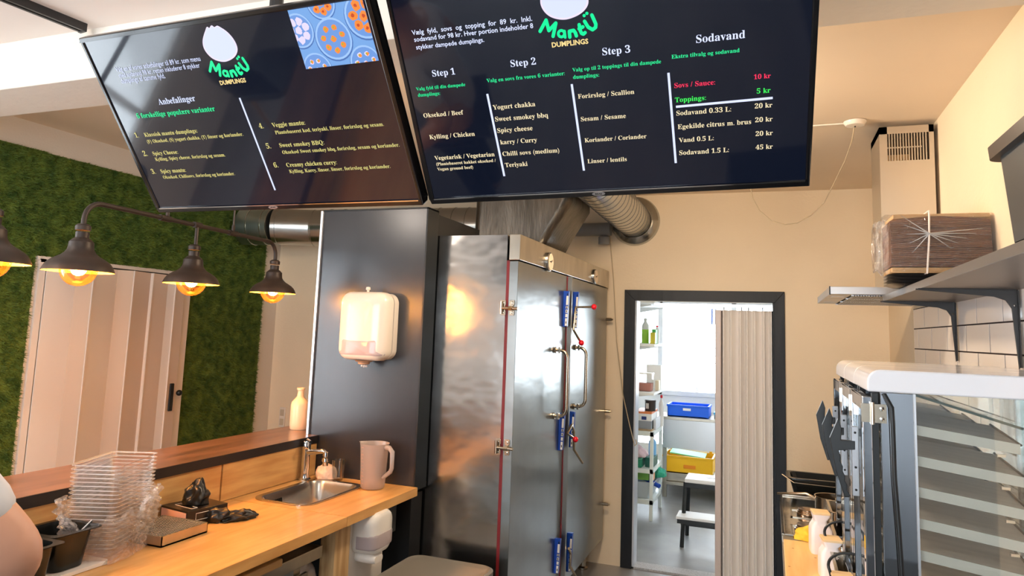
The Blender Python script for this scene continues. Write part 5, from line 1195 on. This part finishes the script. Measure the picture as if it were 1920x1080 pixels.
MB().box((-.66, 5.88, .49), (-.18, 6.15, .52)).build('top_step', mat('white_step', (232, 232, 232), .5), sl, bevel=.004)
MB().box((-.655, 5.87, .455), (-.185, 5.89, .49)).build('front_rail', M_black, sl)
MB().box((-.71, 5.74, .235), (-.13, 5.95, .255)).build('lower_step', mat('white_step', (232, 232, 232), .5), sl, bevel=.003); MB().box((-.70, 5.735, .205), (-.14, 5.75, .235)).build('step_rail', M_black, sl)
MB().box((-.69, 5.89, .155), (-.15, 5.905, .195)).build('stretcher', M_black, sl)
for sx in (-1, 1):
    x = -.42+sx*.235
    MB().tube([(x, 5.90, .49), (x+sx*.02, 5.84, 0)], .016, 4).build('leg', M_black, sl); MB().tube([(x, 6.12, .49), (x+sx*.02, 6.2, 0)], .016, 4).build('leg', M_black, sl)
MB().box((-.50, 6.0, .5205), (-.40, 6.01, .5215)).build('hand_slot', M_black, sl)
# rack on legs with baskets
rk = thing('white_rack', 'white metal rack with three shelves inside the kitchen on the left', 'rack', (-1.25, 6.8, 0))
RX0, RX1, RY0, RY1 = -1.55, -1.01, 6.50, 7.06
for x in (RX0, RX1-.03):
    for y in (RY0, RY1-.03): MB().box((x, y, 0), (x+.03, y+.03, .78)).build('leg', M_rack, rk, bevel=.002)
for z in (.76, .43, .16): MB().box((RX0, RY0, z), (RX1, RY1, z+.018)).box((RX0, RY0, z-.02), (RX1, RY0+.012, z)).box((RX1-.012, RY0, z-.02), (RX1, RY1, z)).build('shelf', M_rack, rk)
def wshelf(z, x1, y0, y1, label):
    t = thing('wall_shelf', label, 'shelf', (-1.3, (y0+y1)/2, z)); MB().box((-1.615, y0, z), (x1, y1, z+.022)).build('board', M_kwall, t, bevel=.001)
    for y in (y0+.15, y1-.15): MB().prism([(-1.61, z-.12), (-1.61, z-.001), (x1-.06, z-.001), (x1-.06, z-.01)], lambda p, d: Vector((p[0], d, p[1])), y, y+.012).build('bracket', M_kwall, t)
for z, nm in ((1.93, 'highest white wall shelf in the kitchen carrying the black box'), (1.555, 'white wall shelf in the kitchen carrying cleaning bottles'), (1.135, 'white wall shelf in the kitchen carrying the powder container')): wshelf(z, -.955, 6.15, 7.2, nm)
def bx(nm, m_, a, b, label, cat='box', bev=.004, **k): return solo(MB().box(a, b), nm, m_, ((a[0]+b[0])/2, (a[1]+b[1])/2, min(a[2], b[2])), label, cat, bevel=bev, **k)
bx('black_box', mat('dark_grey_box', (60, 64, 68), .5), (-1.12, 6.2, 1.953), (-.96, 6.5, 2.03), 'dark grey box on the highest kitchen wall shelf')
def bottle(x, y, z, r, h, m1, m2, m3, label, nm='bottle', split=.55):
    t = thing(nm, label, 'bottle', (x, y, z+.001))
    MB().lathe([(.001, 0), (r, 0), (r, h*split)], (x, y, z+.001), 20).build('label_sleeve', m2, t, smooth=True)
    MB().lathe([(r, h*split), (r*.98, h*.72), (r*.5, h*.84), (r*.38, h*.88), (r*.38, h*.9)], (x, y, z+.001), 20).build('shoulder', m1, t, smooth=True)
    MB().lathe([(.001, h), (r*.46, h*.99), (r*.46, h*.9), (.001, h*.9)], (x, y, z+.001), 16).build('cap', m3, t, smooth=True); return t
M_lime = mat('lime_label', (150, 205, 70), .5); M_gp = mat('pale_grey_plastic', (205, 212, 210), .4)
zs = 1.578
bottle(-1.06, 6.3, zs, .032, .225, M_gp, M_lime, M_gp, 'pale grey bottle with lime green label on the kitchen shelf')
bottle(-1.135, 6.32, zs, .024, .17, M_whitep, mat('brown_label', (180, 130, 100), .5), M_whitep, 'small white bottle with brown label at the left end of the kitchen shelf')
bottle(-.975, 6.42, zs, .022, .165, M_whitep, M_whitep, M_redp, 'white bottle with red cap behind the green cartons')
bx('green_carton', mat('green_carton', (80, 170, 90), .5), (-1.0, 6.28, zs), (-.965, 6.40, zs+.13), 'green carton with dark top band on the kitchen shelf')
bx('yellow_label_tin', mat('yellow_green_label', (200, 190, 60), .5), (-1.0, 6.19, zs), (-.957, 6.25, zs+.10), 'small tin with yellow green label in front of the green carton', 'tin')
zc = 1.158
pc = thing('powder_container', 'clear tub half filled with reddish brown powder on the kitchen shelf', 'container', (-1.07, 6.33, zc+.001))
MB().rrect([(-1.07, 6.33, .07, .06, zc+.001, .01), (-1.07, 6.33, .078, .068, zc+.15, .012)], n=3, caps=(True, False)).build('tub', M_clear, pc); MB().rrect([(-1.07, 6.33, .068, .058, zc+.003, .01), (-1.07, 6.33, .073, .063, zc+.07, .01)], n=3).build('powder', mat('reddish_powder', (186, 128, 118), .9), pc)
MB().rrect([(-1.07, 6.33, .081, .071, zc+.15, .012), (-1.07, 6.33, .081, .071, zc+.162, .012)], n=3).build('lid', M_whitep, pc)
bx('white_container', M_kwall, (-1.10, 6.62, zc), (-.965, 6.82, zc+.22), 'tall white storage tub behind the powder container', 'container')
bx('beige_packet', mat('beige_packet', (226, 216, 190), .6), (-.988, 6.43, zc), (-.955, 6.52, zc+.09), 'small beige packet beside the powder container', 'packet')
zr = .778
bx('brown_folder', mat('brown_card', (176, 150, 116), .7), (-1.2, 6.55, zr), (-1.03, 6.85, zr+.012), 'flat brown card lying on top of the white rack', 'card', bev=.001)
ca = thing('cardboard_box', 'white and orange cardboard box with blue mark on the white rack', 'box', (-1.10, 6.75, zr+.013))
MB().box((-1.2, 6.60, zr+.013), (-1.045, 6.95, zr+.115)).build('grey_base', mat('grey_carton', (150, 156, 164), .6), ca); MB().box((-1.202, 6.598, zr+.085), (-1.043, 6.952, zr+.15)).build('carton_lid', M_kwall, ca)
MB().box((-1.203, 6.596, zr+.15), (-1.042, 6.953, zr+.168)).build('orange_band', mat('orange_band', (236, 136, 80), .5), ca); MB().box((-1.135, 6.595, zr+.095), (-1.09, 6.5975, zr+.125)).build('blue_mark', mat('navy_mark', (40, 60, 130), .5), ca)
tn = thing('dark_tin', 'dark round tin with white label on the cardboard box', 'tin', (-1.075, 6.72, zr+.169)); MB().lathe([(.001, 0), (.05, 0), (.05, .085), (.052, .088), (.052, .10), (.001, .101)], (-1.075, 6.72, zr+.169), 24).build('tin_body', mat('dark_brown_tin', (60, 52, 50), .4), tn, smooth=True)
MB().cbox((-1.095, 6.672, zr+.215), (.028, .004, .05), (0, 0, -.3)).build('tin_label', M_whitep, tn)
bottle(-1.01, 6.98, zr, .024, .30, M_whitep, M_whitep, M_redp, 'white bottle with red cap on the rack behind the dark tin', split=.7)
bx('white_carton', mat('white_carton', (214, 216, 220), .6), (-1.035, 6.66, zr), (-1.012, 6.98, zr+.10), 'narrow white carton standing on the front edge of the white rack')
z2 = .449
bx('green_box', mat('deep_green_box', (30, 130, 96), .5), (-1.5, 6.53, z2), (-1.12, 6.75, z2+.075), 'deep green box on the middle shelf of the white rack'); bx('teal_box', mat('dark_teal_box', (20, 90, 80), .5), (-1.10, 6.60, z2), (-1.02, 6.85, z2+.085), 'dark teal carton beside the deep green box')
bottle(-1.06, 6.78, z2+.086, .036, .17, mat('blue_liquid', (130, 190, 240), .2), MATS['blue_liquid'], M_redp, 'pale blue spray bottle with red cap on the middle rack shelf')
crumple('pink_bag', mat('pale_pink_bag', (236, 206, 216), .5), (-1.2, 6.68, z2+.076), (.22, .16, .10), 44, 'pale pink crumpled bag on the deep green box', 'bag', fold=5)
z3 = .179
bk = thing('plastic_basket', 'translucent plastic basket full of cleaning things on the lowest rack shelf', 'basket', (-1.2, 6.75, z3)); MB().rrect([(-1.25, 6.76, .20, .20, z3+.001, .03), (-1.24, 6.76, .24, .24, z3+.15, .03), (-1.24, 6.76, .232, .232, z3+.15, .03), (-1.25, 6.76, .19, .19, z3+.01, .03)], n=5).build('basket_body', mat('grey_translucent', (190, 200, 208), .35), bk, smooth=True)
bx('sponge_pack', mat('green_sponge', (130, 190, 90), .8), (-1.20, 6.58, z3+.155), (-1.06, 6.68, z3+.235), 'green scouring sponge pack on top of the basket', 'sponge'); bx('sponge', mat('salmon_sponge', (236, 170, 130), .8), (-1.055, 6.59, z3+.155), (-1.02, 6.69, z3+.225), 'salmon sponge beside the green sponge pack', 'sponge')
solo(MB().tube([(-1.12, 6.66, z3+.16), (-.96, 6.56, z3+.12)], .02, 10), 'brush_handle', M_blue, (-1.04, 6.6, z3+.12), 'blue brush handle sticking out of the basket', 'brush', smooth=True)
crumple('teal_cloth', mat('teal_cloth', (50, 160, 130), .8), (-1.02, 6.85, z3+.155), (.16, .20, .08), 50, 'teal green cloth hanging over the edge of the basket', 'cloth', fold=5)
crumple('dark_cloth', mat('navy_cloth', (40, 60, 100), .8), (-1.28, 6.72, z3+.155), (.18, .2, .09), 51, 'navy blue cloth at the back of the basket', 'cloth', fold=5)
# ------------------------------------------------------------------ person at the left edge, mostly outside the picture
M_skin = mat('skin', (216, 164, 138), .5, noise=.06, nscale=12); M_shirt = mat('white_tshirt', (224, 224, 228), .8)
pe = thing('person', 'person in a white short sleeved t-shirt reaching towards the worktop at the left edge', 'person', (-1.22, .52, 0))
def skin(chains, radii, name, m_, parent, sub=2, root=0):
    verts = []; idx = {}; edges = []; rad = []
    for ch in chains:
        for a, b in zip(ch[:-1], ch[1:]): edges.append((a, b))
    names = list(radii); idx = {n: i for i, n in enumerate(names)}
    me = bpy.data.meshes.new(name); me.from_pydata([tuple(Vector(radii[n][0])) for n in names], [(idx[a], idx[b]) for a, b in edges], [])
    o = bpy.data.objects.new(name, me); COL.objects.link(o)
    md = o.modifiers.new('skin', 'SKIN'); md.use_smooth_shade = True
    for i, n in enumerate(names): me.skin_vertices[0].data[i].radius = (radii[n][1], radii[n][1] if len(radii[n]) < 3 else radii[n][2])
    me.skin_vertices[0].data[root].use_root = True
    s_ = o.modifiers.new('sub', 'SUBSURF'); s_.levels = s_.render_levels = sub
    dg = bpy.context.evaluated_depsgraph_get(); dg.update(); me2 = bpy.data.meshes.new_from_object(o.evaluated_get(dg)); me2.name = name
    bpy.data.objects.remove(o)
    for v_ in me2.vertices: v_.co = WM[parent].inverted() @ v_.co if parent else v_.co
    me2.materials.clear(); me2.materials.append(m_); me2.polygons.foreach_set('use_smooth', [True]*len(me2.polygons))
    o = bpy.data.objects.new(name, me2); COL.objects.link(o); o.parent = parent; WM[o] = WM[parent]; return o
SH = Vector((-1.27, .67, 1.46)); EL = Vector((-1.145, .82, 1.265)); WR = Vector((-1.40, .86, 1.07)); HD = Vector((-1.48, .87, 1.02))
SH, EL = Vector((-1.265, .69, 1.455)), Vector((-1.132, .815, 1.262))
R_ = {'pelvis': ((-1.22, .50, .95), .155, .12), 'waist': ((-1.22, .50, 1.12), .14, .11), 'chest': ((-1.23, .50, 1.33), .165, .12), 'neck': ((-1.24, .50, 1.50), .06), 'head0': ((-1.26, .50, 1.60), .075), 'head1': ((-1.27, .50, 1.70), .092), 'head2': ((-1.26, .50, 1.77), .06),
      'shr': (tuple(SH), .062), 'elr': (tuple(EL), .054), 'fmr': (tuple(EL.lerp(WR, .35)), .048), 'wrr': (tuple(WR), .028), 'hdr': (tuple(HD), .036, .02),
      'shl': ((-1.23, .34, 1.435), .062), 'ell': ((-1.16, .25, 1.2), .048), 'fml': ((-1.24, .27, 1.13), .045), 'wrl': ((-1.38, .30, 1.03), .028), 'hdl': ((-1.46, .31, .98), .034, .02),
      'hipr': ((-1.22, .60, .90), .10), 'knr': ((-1.24, .60, .50), .06), 'anr': ((-1.21, .60, .09), .042), 'ftr': ((-1.36, .60, .035), .038), 'hipl': ((-1.22, .40, .90), .10), 'knl': ((-1.24, .40, .50), .06), 'anl': ((-1.21, .40, .09), .042), 'ftl': ((-1.36, .40, .035), .038)}
CH = [['pelvis', 'waist', 'chest', 'neck', 'head0', 'head1', 'head2'], ['chest', 'shr', 'elr', 'fmr', 'wrr', 'hdr'], ['chest', 'shl', 'ell', 'fml', 'wrl', 'hdl'], ['pelvis', 'hipr', 'knr', 'anr', 'ftr'], ['pelvis', 'hipl', 'knl', 'anl', 'ftl']]
body = skin(CH, R_, 'body', M_skin, pe)
for side, (h, w_) in {'r': (HD, WR), 'l': (Vector((-1.46, .31, .98)), Vector((-1.38, .30, 1.03)))}.items():
    d = (h-w_).normalized(); sd_ = d.cross(Vector((0, 0, 1))).normalized()
    for k in range(5):
        o_ = (k-2)*.018; ln = (.052, .068, .075, .070, .055)[k]
        b0 = h+sd_*o_*.9; F_2 = {'a': (tuple(b0), .0095), 'b': (tuple(b0+d*ln*.5+sd_*o_*.15+Vector((0, 0, .004))), .0088), 'c': (tuple(b0+d*ln*.8+Vector((0, 0, -.012))), .008), 'd': (tuple(b0+d*ln+Vector((0, 0, -.03))), .0065)}
        if k == 0: F_2 = {'a': (tuple(w_.lerp(h, .5)-sd_*.025), .011), 'b': (tuple(h-sd_*.05), .0095), 'c': (tuple(h-sd_*.055+d*.03+Vector((0, 0, -.01))), .008)}
        skin([list(F_2)], F_2, 'finger', M_skin, pe, sub=1)
T_ = {'w': ((-1.22, .50, .93), .172, .135), 'm': ((-1.22, .50, 1.12), .155, .125), 'c': ((-1.23, .50, 1.33), .178, .132), 'n': ((-1.235, .50, 1.455), .075), 'sr': ((SH.x, SH.y, SH.z), .074), 'er': (tuple(SH.lerp(EL, .86)), .068), 'sl': ((-1.23, .34, 1.435), .074), 'el': ((-1.19, .29, 1.31), .066)}
skin([['w', 'm', 'c', 'n'], ['c', 'sr', 'er'], ['c', 'sl', 'el']], T_, 'tshirt', M_shirt, pe)
T_ = {'p': ((-1.22, .50, .93), .165, .13), 'a': ((-1.22, .60, .86), .105), 'b': ((-1.24, .60, .50), .075), 'c': ((-1.21, .60, .12), .06), 'd': ((-1.22, .40, .86), .105), 'e': ((-1.24, .40, .50), .075), 'f': ((-1.21, .40, .12), .06)}
skin([['p', 'a', 'b', 'c'], ['p', 'd', 'e', 'f']], T_, 'trousers', mat('dark_trousers', (40, 42, 50), .8), pe)
MB().sphere((-1.245, .50, 1.735), .098, 20, 12, (1, .85, 1)).build('hair', mat('dark_hair', (50, 38, 32), .6), pe, smooth=True)
m = MB()
for s_ in (-1, 1): m.sphere((-1.352, .50+s_*.032, 1.70), .011, 10, 8)
m.build('eyes', mat('eye', (40, 36, 34), .2), pe); MB().tube([(-1.35, .5, 1.705), (-1.382, .5, 1.668), (-1.35, .5, 1.66)], [.009, .014, .010], 8).build('nose', M_skin, pe, smooth=True)
m = MB()
for s_ in (-1, 1): m.sphere((-1.26, .50+s_*.09, 1.68), .028, 10, 8, (.6, .35, 1))
m.build('ears', M_skin, pe, smooth=True); MB().tube([(-1.352, .475, 1.632), (-1.36, .5, 1.63), (-1.352, .525, 1.632)], .005, 6).build('mouth', mat('lips', (170, 90, 84), .5), pe)

# ------------------------------------------------------------------ added ceiling lamps that brighten the room, dining table (behind the camera / above the screens)
M_globe = film('opal_rim_glass', (1, .97, .92), .03, .1)
for (x, y, z, zc, lb) in ((-.62, 2.95, 2.50, 2.695, 'added round glass ceiling lamp hidden behind the right menu screen'), (-.6, .4, 2.60, ZN, 'added round glass ceiling lamp above the camera'), (-3.0, .6, 2.62, ZN, 'added round glass ceiling lamp over the dining table')):
    t = thing('added_ceiling_lamp', lb, 'lamp', (x, y, zc))
    MB().lathe([(.001, 0), (.06, 0), (.06, -.012), (.02, -.02), (.02, z-zc+.10)], (x, y, zc), 24).build('base', M_whitep, t, smooth=True)
    MB().sphere((x, y, z), .105, 24, 14).build('globe', M_globe, t, smooth=True)
tt = thing('dining_table', 'round wooden dining table in the front room', 'table', (-3.4, -.9, 0))
MB().lathe([(.001, .72), (.38, .72), (.39, .735), (.38, .75), (.001, .75)], (-3.4, -.9, 0), 40).build('table_top', M_splash, tt, smooth=True)
MB().lathe([(.001, 0), (.24, 0), (.24, .02), (.03, .04), (.03, .72)], (-3.4, -.9, 0), 28).build('pedestal', M_black, tt, smooth=True)
def chair(x, y, rz, lb):
    t = thing('dining_chair', lb, 'chair', (x, y, 0), (0, 0, rz))
    MB().rrect([(0, 0, .21, .21, .44, .09), (0, 0, .22, .22, .455, .1), (0, 0, .21, .21, .475, .09)], n=6).build('seat', M_black, t, local=True, smooth=True)
    MB().rrect([(0, 0, .20, .012, 0, .012), (0, .015, .21, .012, .2, .012), (0, .03, .16, .012, .32, .012)], n=3, M=Matrix.Translation((0, .2, .50))).build('backrest', M_black, t, local=True, smooth=True)
    for sx in (-1, 1):
        for sy in (-1, 1): MB().tube([(sx*.15, sy*.15, .45), (sx*.21, sy*.21, 0)], [.016, .011], 10).build('leg', M_splash, t, local=True)
chair(-3.35, -.2, 0, 'black shell chair with wooden legs beside the dining table, window side'); chair(-2.7, -.95, -1.5, 'black shell chair with wooden legs beside the dining table, counter side')
